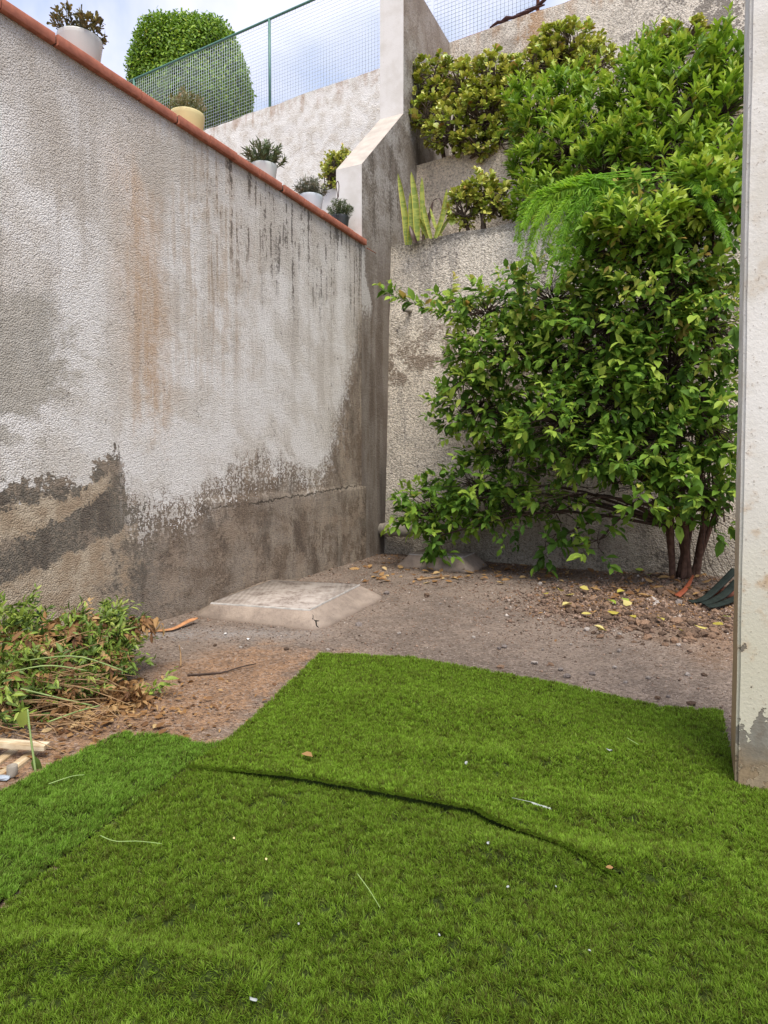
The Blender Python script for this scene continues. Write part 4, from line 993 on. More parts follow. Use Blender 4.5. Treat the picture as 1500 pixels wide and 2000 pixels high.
# ------------------------------------------------------------------ potted plants on the coping
MT['potsoil'] = simple('potting soil', (.05, .037, .028), 1, .3, 40)
MT['grey_leaf'] = mat_leaf('grey green leaf', [(0, (.10, .11, .075)), (.5, (.19, .205, .14)), (1, (.33, .34, .24))], .6, .15)
MT['herb_leaf'] = mat_leaf('rosemary leaf', [(0, (.06, .085, .04)), (.5, (.115, .165, .07)), (1, (.22, .27, .11))], .55, .15)
MT['olive_leaf'] = mat_leaf('olive succulent leaf', [(0, (.075, .08, .045)), (.5, (.17, .155, .06)), (1, (.36, .29, .08))], .5, .12)
MT['pale_leaf'] = mat_leaf('pale flowering sprig', [(0, (.15, .17, .07)), (.4, (.27, .28, .11)), (.75, (.45, .42, .26)), (1, (.72, .66, .52))], .6, .15)
def potted(label, px, rim_y, hw, color, leafmat, top_y, half_w, n, Lr, ratio, spread, tpl, name='potted_plant', hook=False, off=.19):
    P = on_left(px, rim_y, -off); Y = P[1]; rt = hw * Y / FPX / 1.02; zr = P[2]
    base = np.array([P[0], P[1], ZC1 + .001]); H = max(zr - ZC1, .12)
    t = thing(name, label, 'potted plant', tuple(base), group='potted plants along the terracotta coping')
    mat = simple('glazed pot', color, .45, .04, 6, .45, .0005)
    pr = [(0.001, 0.0), (rt * .78, 0.0), (rt * .80, .006), (rt * .985, H - .035), (rt * .99, H - .03)]
    pot = MB().lathe(pr, 36).build('pot', mat, t, smooth=True)
    MB().lathe([(rt * .99, H - .031), (rt * 1.0, H - .008), (rt * .995, H), (rt * .965, H), (rt * .955, H - .05)], 36).build('rim', mat, pot, smooth=True)
    th = np.arange(24) * math.pi / 12
    MB().add(np.concatenate([[[0, 0, H - .02]], np.stack([rt * .95 * np.cos(th), rt * .95 * np.sin(th), np.full(24, H - .03)], 1)]), [(0, i + 1, (i + 1) % 24 + 1) for i in range(24)]).build('soil', MT['potsoil'], t)
    hp = (rim_y - top_y) * Y / FPX; wp = half_w * Y / FPX
    mb = MB(); tips = []
    for i in range(n):
        an = rng.uniform(0, 2 * math.pi); rr = math.sqrt(rng.random()); b = np.array([math.cos(an) * rr * rt * .7, math.sin(an) * rr * rt * .7, H - .03])
        hgt = hp * rng.uniform(.65, 1.08) * math.sqrt(max(.12, 1 - (rr * .92) ** 2)); e_ = np.array([math.cos(an) * rr * wp, math.sin(an) * rr * wp, H + hgt])
        pa = smooth_path([b, b * .5 + e_ * .5 + rng.normal(0, .01, 3) + np.array([0, 0, .01]), e_], 6); mb.tube(pa, np.linspace(.0035, .0015, 6), 4, .2, caps=False)
        k = 16; tt = rng.uniform(.2, 1, k); ii = np.clip((tt * 5).astype(int), 0, 4); p = pa[ii] + (pa[ii + 1] - pa[ii]) * (tt * 5 - ii)[:, None]; tg = unit(pa[ii + 1] - pa[ii])
        r = unit(rng.normal(size=(k, 3))); d = unit(tg * .7 + r * spread); L = rng.uniform(*Lr, k)
        leaves_into(mb, p, d, unit(np.array([0, 0, 1]) + rng.normal(0, .4, (k, 3))), L, L * ratio, np.clip(rng.normal(.5, .22, k) + .3 * (tt - .6), 0, 1), tpl)
    mb.build('foliage', leafmat, t)
    if hook:
        q = smooth_path([(-.02, 0, H), (-.03, 0, H + hp * 1.15), (-.05, 0, H + hp * 1.75), (-.03, 0, H + hp * 2.0), (-.012, 0, H + hp * 1.75), (-.022, 0, H + hp * 1.1)], 24); MB().tube(q, .006, 6).build('wire_hook', MT['rag'], t, smooth=True)
    return t
potted('large pale grey pot with spiky olive succulent, highest along the coping', 156, 78, 41, lin((.77, .775, .75)), MT['olive_leaf'], 26, 50, 46, (.03, .055), .45, .8, SPOON)
potted('yellow pot with pale flowering sprigs on the coping in front of the topiary', 366, 226, 33, lin((.84, .785, .56)), MT['pale_leaf'], 180, 37, 60, (.025, .045), .35, .9, LANCE)
potted('pale green-white pot with upright grey-green herb, middle one on the coping', 515, 325, 26, lin((.78, .81, .79)), MT['herb_leaf'], 279, 40, 50, (.05, .085), .2, .55, LANCE)
potted('pale blue-white pot with silvery lavender tuft on the coping', 607, 385, 24, lin((.76, .80, .82)), MT['grey_leaf'], 350, 30, 60, (.045, .075), .16, .8, LANCE)
potted('small dark pot with a round green bush at the low end of the coping', 664, 424, 18, (.03, .035, .035), MT['herb_leaf'], 390, 27, 70, (.03, .05), .2, 1.0, LANCE, hook=True)
WST = simple('white pebble', lin((.88, .87, .85)), .8, .06, 10)
for i, (px, py, sz, lb) in enumerate(((652, 427, .11, 'white decorative stone beside the dark pot, upper one'), (676, 443, .12, 'white decorative stone on the coping under the round bush, lower one'))):
    P = on_left(px, py, -.05); o = link('decorative_stone', stone_mesh(90 + i, WST)); o.location = (P[0], P[1], ZC1 + .035); o.scale = (sz, sz * .8, sz * .8); tag(o, lb, 'stone', 'white stones on the coping')
# rusty rod in the corner
c0 = on_left(716, 484); e0 = c0 + np.array([.13, -.05, -.09]); o = MB().tube([c0 - NL * .05, c0, e0], [.007, .007, .005], 6).build('iron_rod', MT['rust']); tag(o, 'thin rusty iron rod poking out below the end of the coping', 'rod')

# ------------------------------------------------------------------ heap of cut branches
MT['cut_leaf'] = mat_leaf('wilting green leaf', [(0, (.055, .095, .018)), (.4, (.14, .22, .03)), (.75, (.27, .36, .05)), (1, (.34, .34, .10))], .5, .2)
MT['dry_leaf'] = mat_leaf('dry brown leaf', [(0, (.14, .065, .025)), (.4, (.28, .145, .05)), (.75, (.42, .26, .105)), (1, (.55, .41, .20))], .7, .2)
MT['straw'] = simple('dry stalk', (.30, .19, .095), .8, .55, 7)
MT['stalk'] = simple('green stalk', (.22, .30, .10), .6, .2, 12)
def make_heap():
    c = ground(130, 1400); t = thing('branch_pile', 'heap of cut leafy branches, half green and half dried brown, by the stained wall', 'brush pile', (c[0], c[1], 0))
    def fill(B, tpl, mat, Lr, ratio, up, mu, sd, name, nobj, per, cell, alen=.16, droop=False):
        P, D = [], []
        for bx, by, rx, ry, Y, rd, n in B:
            cc = atY(bx, by, Y); r = np.array([rx * Y / FPX, rd, ry * Y / FPX]); p, d = blob_points(cc, r, n, .2)
            P.append(p); D.append(unit(rng.normal(0, .6, d.shape) + np.array([.35, -.3, -.7 if droop else .25])))
        Pa, Da = np.concatenate(P), np.concatenate(D); Pa[:, 2] = np.maximum(Pa[:, 2], .03)
        pos, ld, nn, L, W, ti = clump(Pa, Da, per, .8, Lr, ratio, up, mu, sd, alen, .15)
        nn = unit(nn + rng.normal(0, .5, nn.shape)); ok = (pos[:, 2] > .015) & (((pos - O) @ NL) > .03); pos, ld, nn, L, W, ti = [q[ok] for q in (pos, ld, nn, L, W, ti)]
        sel = pick_front(pos, nobj, cell); rest = np.ones(len(pos), bool); rest[sel] = False
        mb = MB(); leaves_into(mb, pos[rest], ld[rest], nn[rest], L[rest], W[rest], ti[rest], tpl); rel(t, mb).build(name, mat, t, kind='stuff')
        leaf_objects(t, sel, pos, ld, nn, L, W, ti, tpl, mat)
    fill([(40, 1225, 60, 30, 3.95, .25, 60), (130, 1250, 70, 40, 4.0, .3, 90), (215, 1235, 45, 35, 4.1, .25, 70), (215, 1290, 45, 35, 3.95, .25, 80), (120, 1310, 80, 34, 3.75, .3, 90), (30, 1310, 50, 50, 3.6, .3, 80), (40, 1380, 50, 30, 3.35, .2, 30), (212, 1195, 14, 18, 4.15, .08, 12), (130, 1360, 70, 14, 3.6, .15, 18), (305, 1350, 14, 14, 3.75, .06, 8), (15, 1190, 28, 18, 4.0, .15, 16)],
         LANCE, MT['cut_leaf'], (.035, .08), .30, .05, .42, .24, 'green_leaves', 150, 9, 18)
    fill([(215, 1345, 45, 28, 3.75, .2, 46), (240, 1400, 36, 24, 3.6, .15, 40), (275, 1385, 22, 20, 3.6, .1, 18), (110, 1390, 80, 34, 3.5, .2, 50), (20, 1345, 30, 50, 3.45, .2, 30), (60, 1260, 60, 45, 3.8, .35, 60), (190, 1265, 60, 45, 3.95, .3, 46), (120, 1225, 60, 20, 4.0, .2, 24), (150, 1420, 70, 12, 3.4, .1, 24), (170, 1200, 40, 16, 4.1, .15, 14), (280, 1205, 26, 8, 4.15, .06, 12), (110, 1330, 70, 40, 3.6, .3, 40)],
         LANCE, MT['dry_leaf'], (.035, .085), .38, -.35, .42, .24, 'dry_leaves', 150, 10, 18, .13, True)
    dk = MB()
    for q in range(170):
        a_ = ground(rng.uniform(-40, 270), rng.uniform(1330, 1440)); a_[2] = rng.uniform(.03, .35) * np.clip((a_[1] - 3.0) / .8, .15, 1); an = rng.normal(.25, .5); ln = rng.uniform(.25, .8)
        b_ = a_ + np.array([math.cos(an) * ln, math.sin(an) * ln * .7, rng.normal(0, .07)]); b_[2] = max(b_[2], .015)
        if (b_ - O) @ NL < .05: continue
        if proj(b_)[0][0] > 275: continue
        dk.tube(smooth_path([a_, (a_ + b_) / 2 + rng.normal(0, .03, 3), b_], 5), np.linspace(.0034, .0018, 5), 5, caps=False)
    rel(t, dk).build('twigs', MT['straw'], t, kind='stuff')
    gs = MB()
    for p0, p1, p2 in (((50, 1290, 3.5), (150, 1282, 3.5), (240, 1310, 3.55)), ((0, 1318, 3.4), (90, 1300, 3.4), (170, 1310, 3.5)), ((40, 1345, 3.3), (110, 1362, 3.35), (180, 1378, 3.4)), ((95, 1410, 3.2), (150, 1390, 3.3), (195, 1378, 3.4))):
        gs.tube(smooth_path([atY(*p0), atY(*p1), atY(*p2)], 10), .004, 6)
    rel(t, gs).build('green_stalks', MT['stalk'], t)
make_heap()
# one tall stalk standing in front
p0, p1, p2 = atY(70, 1511, 2.82), atY(60, 1440, 2.86), atY(54, 1385, 2.9); t = thing('plant_stalk', 'single pale green stalk with a lobed leaf leaning in front of the broken planks', 'stalk', tuple(p0))
mb = MB(); mb.tube(smooth_path([p0, p1, p2], 12), np.linspace(.0055, .0035, 12), 7); rel(t, mb).build('stem', MT['stalk'], t, smooth=True)
mb = MB(); leaves_into(mb, np.array([p2, atY(66, 1475, 2.84)]), np.array([[-.35, -.1, -.75], [.3, -.1, -.9]]), np.array([[.2, -1, .3], [.3, -1, .3]]), np.array([.10, .10]), np.array([.065, .045]), np.array([.8, .15]), OVAL); rel(t, mb).build('leaf', MT['cut_leaf'], t)

# ------------------------------------------------------------------ broken planks
def mat_wood():
    m = M('weathered pale wood'); P = m.coord(); x, y, z = m.xyz(P); g = m.noise(m.vec(x * 3, y * 60, z * 60), 1.0, 3, .6); n = m.noise(P, 12, 3, .6)
    return m.surf(m.mix(m.ramp(g + (n - .5) * .6, .3, .7), lin((.86, .80, .68)), lin((.66, .57, .44))), .8, g, .002, .6, .2)
MT['wood'] = mat_wood()
def plank(label, a_, b_, w_, h_, name='plank'):
    a_, b_ = np.array(a_), np.array(b_); ln = np.linalg.norm(b_ - a_); o = MB().box(0, ln, -w_ / 2, w_ / 2, -h_ / 2, h_ / 2).build(name, MT['wood'])
    x = Vector(b_ - a_).normalized(); y = Vector((0, 0, 1)).cross(x).normalized(); z = x.cross(y)
    o.matrix_world = Matrix(((x.x, y.x, z.x, a_[0]), (x.y, y.y, z.y, a_[1]), (x.z, y.z, z.z, a_[2]), (0, 0, 0, 1)))
    bv = o.modifiers.new('b', 'BEVEL'); bv.width = .003; bv.segments = 2
    return tag(o, label, 'plank', 'broken pale planks')
plank('pale wooden plank lying level across the others, longest of the broken planks', atY(-60, 1447, 2.98), atY(92, 1458, 2.95), .05, .027)
plank('short pale plank slanting down under the level plank at the frame edge', atY(-30, 1510, 2.80), atY(33, 1462, 3.05), .045, .022)
plank('short grey plank slanting down from the end of the level plank', atY(20, 1506, 2.82), atY(72, 1467, 3.02), .05, .024)
plank('flat grey board lying on the soil under the broken planks', atY(-40, 1526, 2.74), atY(20, 1503, 2.86), .06, .022)
o = MB().lathe([(.001, 0), (.021, 0), (.022, .002), (.022, .045), (.020, .047), (.018, .047), (.016, .02), (.001, .02)], 20).build('cut_cane', MT['pvc'], smooth=True); g0 = ground(24, 1515); o.location = (g0[0], g0[1], .0); tag(o, 'small whitish hollow cane stub standing by the planks', 'cane stub')
g0 = ground(2, 1522); o = link('rag', stone_mesh(7, simple('blue grey plastic', lin((.62, .66, .70)), .5, .2, 20), sub=2)); o.location = (g0[0], g0[1], .005); o.scale = (.10, .06, .03); tag(o, 'crumpled bluish grey scrap on the soil below the planks', 'scrap')

# ------------------------------------------------------------------ stones and rubble
def mat_stone(name, c1, c2):
    m = M(name); P = m.coord(); oi = m.new('ShaderNodeObjectInfo'); r = V(m, oi.outputs['Random']); n = m.noise(P, 6, 3, .65)
    return m.surf(m.mix(m.ramp(r + (n - .5) * .7, .1, .9), c1, c2), .95, n, .05, .7, .15)
MT['rubble'] = mat_stone('earthy rubble', lin((.56, .455, .37)), lin((.37, .305, .255)))
MT['pale'] = mat_stone('pale stone', lin((.72, .68, .64)), lin((.52, .48, .455)))
RM = [stone_mesh(i, MT['rubble']) for i in range(9)]; PM = [stone_mesh(30 + i, MT['pale']) for i in range(7)]
def on_soil(px, py):
    p = ground(px, py)
    for _ in range(3): p = ground(px, py, float(gh(p[0], p[1])))
    return p
def put_stone(px, py, sz, me, label, grp, sink=.16):
    p = on_soil(px, py); o = link('stone', me); d = sz * p[1] / FPX
    o.location = (p[0], p[1], p[2] + d * (.3 - sink)); o.scale = (d, d * random.uniform(.8, 1.1), d * random.uniform(.75, 1.0)); o.rotation_euler = (random.uniform(-.3, .3), random.uniform(-.3, .3), random.uniform(0, 6.28))
    return tag(o, label, 'stone', grp)
R_ = random.Random(4)
k = 0
while k < 260:
    px = R_.uniform(1085, 1425); py = R_.uniform(1140, 1262)
    d = ((px - 1285) / 190) ** 2 + ((py - 1195) / 62) ** 2
    if d > .45 + .85 * R_.random() or R_.random() < max(0, (1130 - px) / 50): continue
    sz = R_.choice([10, 11, 12, 13, 15, 17, 19, 22, 26, 32])
    lb = ('small', 'middling', 'large')[(sz > 13) + (sz > 20)] + ' brown angular stone ' + ('in the rubble close under the shrub stems' if py < 1178 else 'on the outer rubble edge towards the turf' if py > 1212 else 'among the yellow leaves in mid rubble') + (', on the pillar side' if px > 1320 else ', on the manhole side' if px < 1210 else ', midway')
    put_stone(px, py, sz, R_.choice(RM), lb, 'rubble stones', .24); k += 1
for px, py, sz in ((1275, 1178, 30), (1325, 1180, 20), (1318, 1212, 18), (1146, 1232, 20), (1210, 1240, 12), (1055, 1142, 14), (1352, 1126, 24), (1325, 1262, 16)):
    put_stone(px, py, sz, R_.choice(PM), 'whitish stone standing out among the brown rubble', 'pale stones in the rubble')
for px, py, sz in ((1044, 1297, 20), (1077, 1300, 16), (1095, 1310, 18), (1108, 1323, 20), (1156, 1318, 18), (1222, 1334, 14), (1266, 1325, 14), (1209, 1272, 14), (1342, 1320, 16), (1375, 1320, 14), (1305, 1362, 12), (1350, 1377, 22), (1284, 1364, 14), (985, 1265, 16), (977, 1305, 18), (700, 1222, 18), (780, 1238, 14), (833, 1165, 18), (755, 1160, 16), (975, 1268, 12), (925, 1245, 10), (1200, 1305, 12), (860, 1180, 10), (1115, 1260, 11), (1060, 1270, 10), (600, 1298, 12), (470, 1265, 10), (640, 1270, 11), (560, 1270, 13), (420, 1262, 12)):
    put_stone(px, py, sz, R_.choice(PM + RM[:2]), ('larger' if sz > 15 else 'small') + (' stone on the soil along the far turf edge towards the pillar' if px > 1000 else ' stone on the open gravel beyond the far turf edge' if px > 680 else ' stone on the soil just in front of the cracked manhole'), 'stones scattered on the soil')
for px, py, sz in ((484, 1250, 8), (511, 1217, 7), (440, 1240, 9), (480, 1207, 6)):
    p = on_soil(px, py)
    o = put_stone(px, py, sz, WST_ME if 'WST_ME' in globals() else globals().setdefault('WST_ME', stone_mesh(55, WST)), 'bright white pebble just in front of the manhole collar', 'white pebbles by the manhole', 0)
    if py < 1220: o.location.z = .06; o.location.y += .02
# gravel nobody could count
def gravel():
    n = 34000; px = rng.uniform(-3.0, 3.6, n); py = rng.uniform(3.2, 9.0, n); rz = np.arange(n) > 27000; px[rz] = rng.normal(2.45, .55, rz.sum()); py[rz] = rng.normal(5.9, .45, rz.sum())
    ok = ((fbm(px * 1.6, py * 1.6, 3) + rng.uniform(-.35, .35, n) > -.05) | rz) & (((np.stack([px, py, 0 * px], -1) - O) @ NL) > .02) & ~inside(FAR, px, py) & ~inside(LEFT, px, py) & (((np.stack([px, py, 0 * px], -1) - (O + A * .25)) @ NB) < -.03)
    px, py, rz = px[ok], py[ok], rz[ok]; n = len(px); s_ = rng.uniform(.003, .0075, n) * np.where(rz, 1.7, 1) * np.where(rng.random(n) < .07, 2.0, 1) * np.clip(py / 4.5, .8, 1.5)
    tv = np.array([(1, 0, 0), (-1, 0, 0), (0, 1, 0), (0, -1, 0), (0, 0, .8), (0, 0, -.8)]); tf = np.array([(0, 2, 4), (2, 1, 4), (1, 3, 4), (3, 0, 4), (2, 0, 5), (1, 2, 5), (3, 1, 5), (0, 3, 5)])
    jit = rng.uniform(.6, 1.2, (n, 6, 1)); an = rng.uniform(0, 6.28, n); c, s2 = np.cos(an), np.sin(an)
    v = tv[None] * jit * s_[:, None, None]; v = np.stack([v[..., 0] * c[:, None] - v[..., 1] * s2[:, None], v[..., 0] * s2[:, None] + v[..., 1] * c[:, None], v[..., 2]], -1)
    v += np.stack([px, py, gh(px, py) + .022 * fbm(px * 9, py * 9, 4) + s_ * .3], -1)[:, None, :]
    m = M('gravel grit'); t_ = m.attr('tint'); mat = m.surf(m.colramp(t_, [(0, lin((.30, .25, .215))), (.4, lin((.49, .405, .345))), (.75, lin((.60, .51, .44))), (1, lin((.73, .69, .65)))]), .95, spec=.15)
    MB().add(v.reshape(-1, 3), (tf[None] + (np.arange(n) * 6)[:, None, None]).reshape(-1, 3), None, np.repeat(np.clip(rng.normal(.45, .24, n) - np.where(rz, .12, 0), 0, 1), 6)).build('gravel', mat, kind='stuff')
gravel()

# ------------------------------------------------------------------ fallen leaves
MT['yellow_leaf'] = mat_leaf('fallen yellow leaf', [(0, (.24, .20, .04)), (.5, (.44, .37, .06)), (1, (.62, .53, .22))], .6, .15)
def fallen(px, py, ln, mat, tint, label, grp, name='fallen_leaf', zoff=.012, p=None, cat='leaf'):
    p = on_soil(px, py) if p is None else p; mb = MB(); an = random.uniform(0, 6.28); L = ln * p[1] / FPX
    tv, tt2 = leaf_template('oval', random.uniform(-.2, .5), random.uniform(-.25, .25))
    leaves_into(mb, np.zeros((1, 3)), np.array([[math.cos(an), math.sin(an), random.uniform(-.05, .3)]]), np.array([[random.gauss(0, .25), random.gauss(-.2, .2), 1]]), L, L * random.uniform(.5, .75), np.array([tint]), (tv, tt2))
    o = mb.build(name, mat); o.location = (p[0], p[1], p[2] + zoff + L * .05); return tag(o, label, cat, grp)
for px, py in ((1062, 1167), (1098, 1163), (1117, 1188), (1135, 1207), (1186, 1203), (1232, 1213), (1284, 1216), (1182, 1241), (1333, 1241), (1382, 1236), (1392, 1226), (1165, 1240), (1104, 1170), (1150, 1160), (1232, 1190), (1205, 1165)):
    fallen(px, py, R_.uniform(18, 27), MT['yellow_leaf'], R_.uniform(.2, 1), 'yellow fallen leaf lying among the rubble stones', 'yellow leaves on the rubble', zoff=.035)
for px, py in ((1187, 1180), (1268, 1131), (1250, 1122), (1412, 1212), (1228, 1178)):
    fallen(px, py, 24, MT['shrub'], .8, 'fresh green fallen leaf at the edge of the rubble', 'green leaves on the rubble', zoff=.035)
for i in range(110):
    px = R_.uniform(700, 1130); py = R_.uniform(1098, 1142)
    fallen(px, py, R_.uniform(10, 22), MT['dry_leaf'], R_.uniform(.15, .95), 'curled brown dead leaf ' + ('near the drain pipe corner' if px < 800 else 'just in front of the low manhole under the shrub' if px < 1000 else 'on the soil between the low manhole and the rubble'), 'dead leaves under the shrub', zoff=.006)
for i in range(45):
    px = R_.uniform(1130, 1420); py = R_.uniform(1120, 1175)
    fallen(px, py, R_.uniform(12, 24), MT['dry_leaf'], (R_.uniform(.5, .75) if i % 2 else R_.uniform(.05, .3)), ('pale' if i % 2 else 'dark') + ' brown dead leaf in the litter ' + ('left of the shrub stems' if px < 1290 else 'between the shrub stems and the pillar'), 'dead leaves round the stems', zoff=.02)
for i in range(24):
    px = R_.uniform(60, 330); py = R_.uniform(1400, 1445)
    if py > 1440 - (px < 150) * -20 and px > 200: continue
    fallen(px, py, R_.uniform(14, 26), MT['dry_leaf'], R_.uniform(.1, .9), 'brown dead leaf on the soil below the branch heap', 'dead leaves by the heap', zoff=.01)

# ------------------------------------------------------------------ odd bits on the soil
def ribbon(path, width, thick=.004, n=16):
    pa = smooth_path(path, n); tg = unit(np.gradient(pa, axis=0)); vs = []; wv = np.broadcast_to(width, (n,))
    for i in range(n):
        sdv = np.cross(tg[i], np.array([0, -.25, 1.])); sdv /= np.linalg.norm(sdv); nn = np.cross(sdv, tg[i])
        for a_, b_ in ((-1, 0), (-.5, .35), (0, 0.1), (.5, .4), (1, 0)): vs.append(pa[i] + sdv * wv[i] * a_ * .5 + nn * wv[i] * .22 * b_)
        for a_, b_ in ((1, 0), (.5, .4), (0, .1), (-.5, .35), (-1, 0)): vs.append(pa[i] + sdv * wv[i] * a_ * .5 + nn * (wv[i] * .22 * b_ - thick))
    return MB().add(vs, quads=[(i * 10 + j, i * 10 + (j + 1) % 10, (i + 1) * 10 + (j + 1) % 10, (i + 1) * 10 + j) for i in range(n - 1) for j in range(10)])
MT['barkstrip'] = simple('dry bark strip', lin((.70, .50, .34)), .8, .3, 25)
o = ribbon([on_soil(283, 1236) + np.array([0, 0, .012]), on_soil(335, 1233) + np.array([0, 0, .02]), on_soil(368, 1222) + np.array([0, 0, .04]), on_soil(386, 1218) + np.array([0, 0, .05])], np.concatenate([np.linspace(.02, .05, 11), np.linspace(.055, .02, 5)])).build('bark_strip', MT['barkstrip'], smooth=True); tag(o, 'curled orange-brown strip of dry bark on the soil by the branch heap', 'bark')
def stick(label, pts, r, mat=None, cat='twig'):
    mb = MB(); pa = smooth_path([on_soil(*p[:2]) + np.array([0, 0, p[2]]) for p in pts], 10); mb.tube(pa, np.linspace(r, r * .5, 10), 6); o = mb.build('twig', mat or MT['bark'], smooth=True); return tag(o, label, cat)
stick('long dark twig lying on the orange soil beside the turf', [(366, 1322, .012), (430, 1318, .014), (470, 1308, .018), (500, 1302, .02)], .007)
stick('short dry reed stem standing in the soil between the heap and the turf', [(353, 1302, 0), (353, 1300, .08), (350, 1300, .14)], .006, MT['straw'], 'stem')
stick('pale dry twig on the litter in front of the far manhole', [(815, 1134, .012), (850, 1131, .02), (878, 1128, .02)], .016, MT['straw'])
for i, (px, py) in enumerate(((461, 1142), (300, 1200))):
    b = on_soil(px, py); t = thing('dry_weed', ('withered orange weed at the wall foot behind the manhole', 'withered brown sprig standing behind the branch heap')[i], 'weed', tuple(b)); mb = MB(); mb.tube([(0, 0, -.01), (.01, 0, .08), (0, .0, .16)], [.003, .002, .001], 4); mb.build('stem', MT['straw'], t)
    mb = MB(); k = 16; pp = np.stack([rng.normal(0, .012, k), rng.normal(0, .012, k), rng.uniform(.02, .15, k)], -1); leaves_into(mb, pp, unit(rng.normal(size=(k, 3))), unit(rng.normal(size=(k, 3))), .045, .02, rng.uniform(.2, .8, k), LANCE); mb.build('leaves', MT['dry_leaf'], t)
# dark green sheeting behind the pillar
MT['tarp'] = simple('dark green sheeting', lin((.12, .15, .135)), .7, .35, 14, .15)
b = on_soil(1380, 1190); t = thing('folded_sheeting', 'dark green folded plastic sheeting leaning beside the pillar foot', 'sheeting', tuple(b))
for pts, wd in ((((1436, 1112, 6.35), (1400, 1148, 6.2), (1372, 1178, 6.05), (1346, 1196, 5.95)), .13), (((1440, 1135, 6.2), (1412, 1162, 6.1), (1388, 1190, 5.95), (1372, 1206, 5.85)), .14), (((1445, 1165, 6.05), (1420, 1185, 5.95), (1398, 1205, 5.8), (1380, 1216, 5.75)), .13)):
    pp = [atY(*q) for q in pts]; 
    for q in pp: q[2] = max(q[2], .06)
    rel(t, ribbon(pp, np.linspace(wd * .6, wd * .42, 16), .006)).build('fold', MT['tarp'], t, smooth=True)
b = on_soil(1418, 1170); o = MB().box(-.12, .12, -.06, .06, 0, .085).build('brick', simple('dusty red brick', lin((.47, .30, .24)), .95, .25, 20)); o.location = (b[0] + .06, b[1] + .12, b[2]); o.rotation_euler = (.1, .05, .5); o.modifiers.new('b', 'BEVEL').width = .006; tag(o, 'dusty red brick half hidden behind the folded sheeting', 'brick')
o = ribbon([on_soil(1322, 1168) + np.array([0, 0, .02]), on_soil(1340, 1158) + np.array([0, 0, .05]), on_soil(1354, 1140) + np.array([0, 0, .09])], np.linspace(.07, .02, 16)).build('dead_leaf', simple('russet leaf', lin((.52, .27, .17)), .7, .2, 20), smooth=True); tag(o, 'long russet dead leaf leaning at the foot of the stems', 'leaf')

# ------------------------------------------------------------------ litter on the turf
def on_turf(px, py):
    key = None
    p = ground(px, py, .03)
    for kk, pl in (('far', FAR), ('left', LEFT), ('mid', MID)):
        if inside(pl, np.array(p[0]), np.array(p[1])): key = kk; break
    h = TURF_H[key or 'mid']
    for _ in range(3): p = ground(px, py, float(h(np.array(p[0]), np.array(p[1]))) + .024)
    return p
fallen(589, 1475, 34, MT['dry_leaf'], .6, 'brown dry leaf lying on the far turf mat near its corner', 'leaf on turf', p=on_turf(589, 1475), zoff=.004)
fallen(1198, 1697, 16, MT['dry_leaf'], .5, 'tiny brown dry leaf below the lifted turf edge', 'leaf on turf', p=on_turf(1198, 1697), zoff=.004)
SCR = simple('white scrap', lin((.70, .72, .70)), .7, .08, 20, trans=.2)
def scrap(px, py, sz, label, mat=SCR, ar=.7):
    p = on_turf(px, py) - np.array([0, 0, .008]); d = .85 * sz * p[1] / FPX; r = np.random.default_rng(int(px)); k = 7; th = np.arange(k) * 2 * math.pi / k
    v = np.stack([np.cos(th) * d * .5 * r.uniform(.7, 1.15, k), np.sin(th) * d * .5 * ar * r.uniform(.7, 1.15, k), r.uniform(-.08, .25, k) * d], -1); v = np.concatenate([[[0, 0, d * .12]], v])
    vb = v - np.array([0, 0, .0012]); mb = MB().add(np.concatenate([v, vb]), [(0, i + 1, (i + 1) % k + 1) for i in range(k)] + [(k + 1, k + 1 + (i + 1) % k + 1, k + 1 + i + 1) for i in range(k)], [(i + 1, k + 2 + i, k + 2 + (i + 1) % k, (i + 1) % k + 1) for i in range(k)])
    o = mb.build('scrap', mat); o.location = tuple(p); o.rotation_euler = (.5, 0, r.uniform(0, 3)); return tag(o, label, 'scrap')
YS = simple('pale yellow bit', lin((.83, .78, .55)), .7, .1, 20)
scrap(495, 1946, 22, 'torn square white paper scrap on the near turf'); scrap(910, 1487, 13, 'small upright white scrap in the middle of the far turf', ar=.5); scrap(1190, 1462, 15, 'white fluff bit on the turf nearer the pillar')
scrap(583, 1799, 9, 'tiny white speck on the darker turf mat'); scrap(953, 1642, 11, 'white speck just below the lifted turf edge'); scrap(520, 1673, 9, 'round pale yellow bit on the darker turf mat, nearer the camera of two', YS); scrap(457, 1633, 9, 'round pale yellow bit on the darker turf mat, farther of two', YS)
scrap(1086, 1726, 8, 'tiny white speck on the turf below the end of the lifted edge'); scrap(992, 1727, 8, 'tiny white speck on the turf left of another below the fold'); scrap(1151, 1850, 8, 'pale speck low on the large front turf mat'); scrap(858, 1820, 7, 'faint white speck in the centre of the front turf mat')
def blade(label, pts, r, mat, name='grass_stalk', cat='stalk'):
    mb = MB(); mb.tube(smooth_path([on_turf(*p) + np.array([0, 0, .004]) for p in pts], 12), np.linspace(r, r * .5, 12), 5); return tag(mb.build(name, mat), label, cat)
PALE = simple('pale stalk', (.30, .42, .14), .6, .15, 10)
blade('pale curved grass stalk on the darker turf near its seam', [(196, 1634), (225, 1645), (270, 1645), (316, 1650)], .0016, PALE)
blade('straight pale grass stalk lying in the middle of the front turf', [(698, 1709), (722, 1742), (742, 1775)], .0016, PALE)
blade('thin curved pale stalk on the bright turf mat', [(95, 1533), (140, 1518), (165, 1515)], .002, PALE)
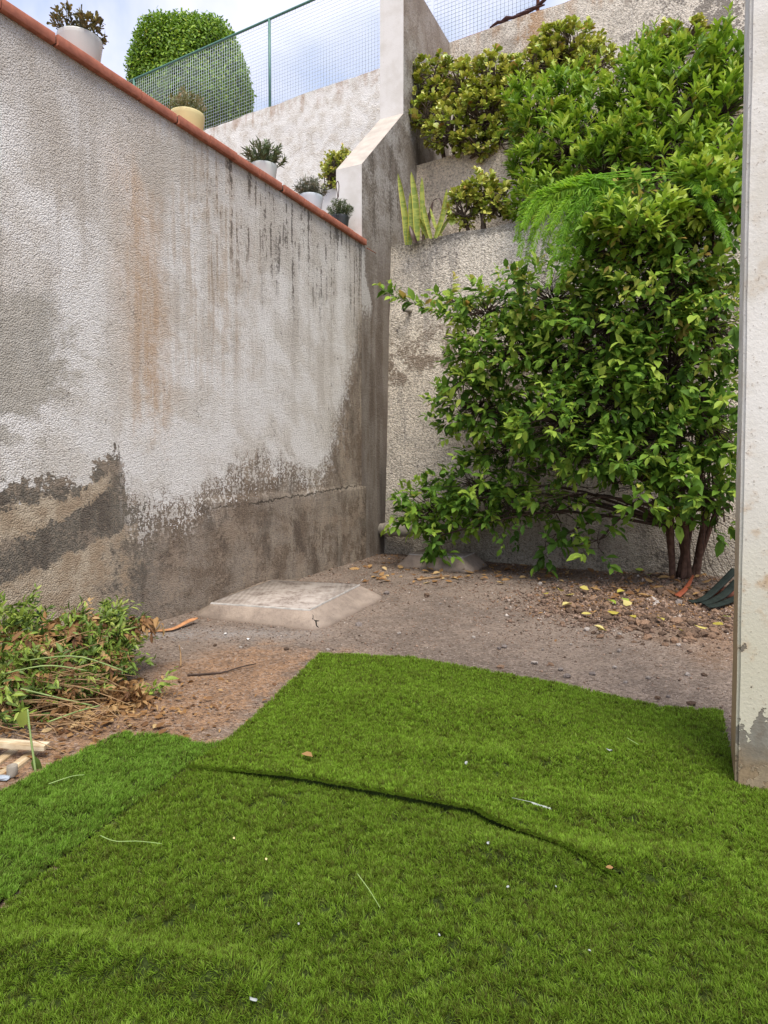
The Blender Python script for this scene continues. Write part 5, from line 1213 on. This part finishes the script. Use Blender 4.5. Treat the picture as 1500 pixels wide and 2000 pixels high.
blade('short pale stalk on the turf near the pillar', [(1225, 1443), (1247, 1456)], .002, PALE)
FE = simple('white feather', lin((.74, .76, .73)), .7, .05, 20)
pf = on_turf(1050, 1577); t = thing('feather', 'slim white feather lying beside the lifted turf edge', 'feather', tuple(pf)); q0, q1 = on_turf(1000, 1561) - pf, on_turf(1072, 1582) - pf
MB().tube([q0 + np.array([0, 0, .006]), q0 * .4 + q1 * .6 + np.array([0, 0, .012]), q1 + np.array([0, 0, .006])], [.0008, .0008, .0005], 5).build('shaft', FE, t)
mb = MB(); k = 40; tt = rng.uniform(.5, 1, k)[:, None]; leaves_into(mb, q0 + (q1 - q0) * tt + np.array([0, 0, .009]), unit((q1 - q0)[None] * 6 + np.stack([rng.normal(0, .25, k), rng.choice([-1, 1], k) * .5, np.zeros(k)], -1)), np.tile([[0, -.2, 1.]], (k, 1)), .011, .002, .5, LANCE); mb.build('vane', FE, t)

# crumbled leaf litter, too fine to count
def litter():
    n = 5200; px = np.concatenate([rng.uniform(-.3, 3.6, 3400), rng.normal(-1.7, .45, 900), rng.normal(2.5, .5, 900)]); py = np.concatenate([rng.uniform(5.8, 9.2, 3400), rng.normal(3.45, .3, 900), rng.normal(6.1, .4, 900)])
    z_ = 0 * px; P3 = np.stack([px, py, z_], -1); db = -((P3 - (O + A * .25)) @ NB)
    ok = (db > .03) & (((P3 - O) @ NL) > .03) & ~inside(FAR, px, py) & ~inside(LEFT, px, py) & (rng.random(n) < np.where(np.arange(n) < 3400, np.exp(-db / .55), 1))
    P3 = P3[ok]; P3[:, 2] = gh(P3[:, 0], P3[:, 1]) + .014; n = len(P3); an = rng.uniform(0, 6.28, n); L = rng.uniform(.015, .05, n)
    mb = MB(); leaves_into(mb, P3, np.stack([np.cos(an), np.sin(an), rng.normal(0, .2, n)], -1), unit(np.array([0, 0, 1]) + rng.normal(0, .4, (n, 3))), L, L * .5, np.clip(rng.normal(.32, .24, n), 0, 1), OVAL)
    mb.build('leaf_litter', MT['dry_leaf'], kind='stuff')
litter()
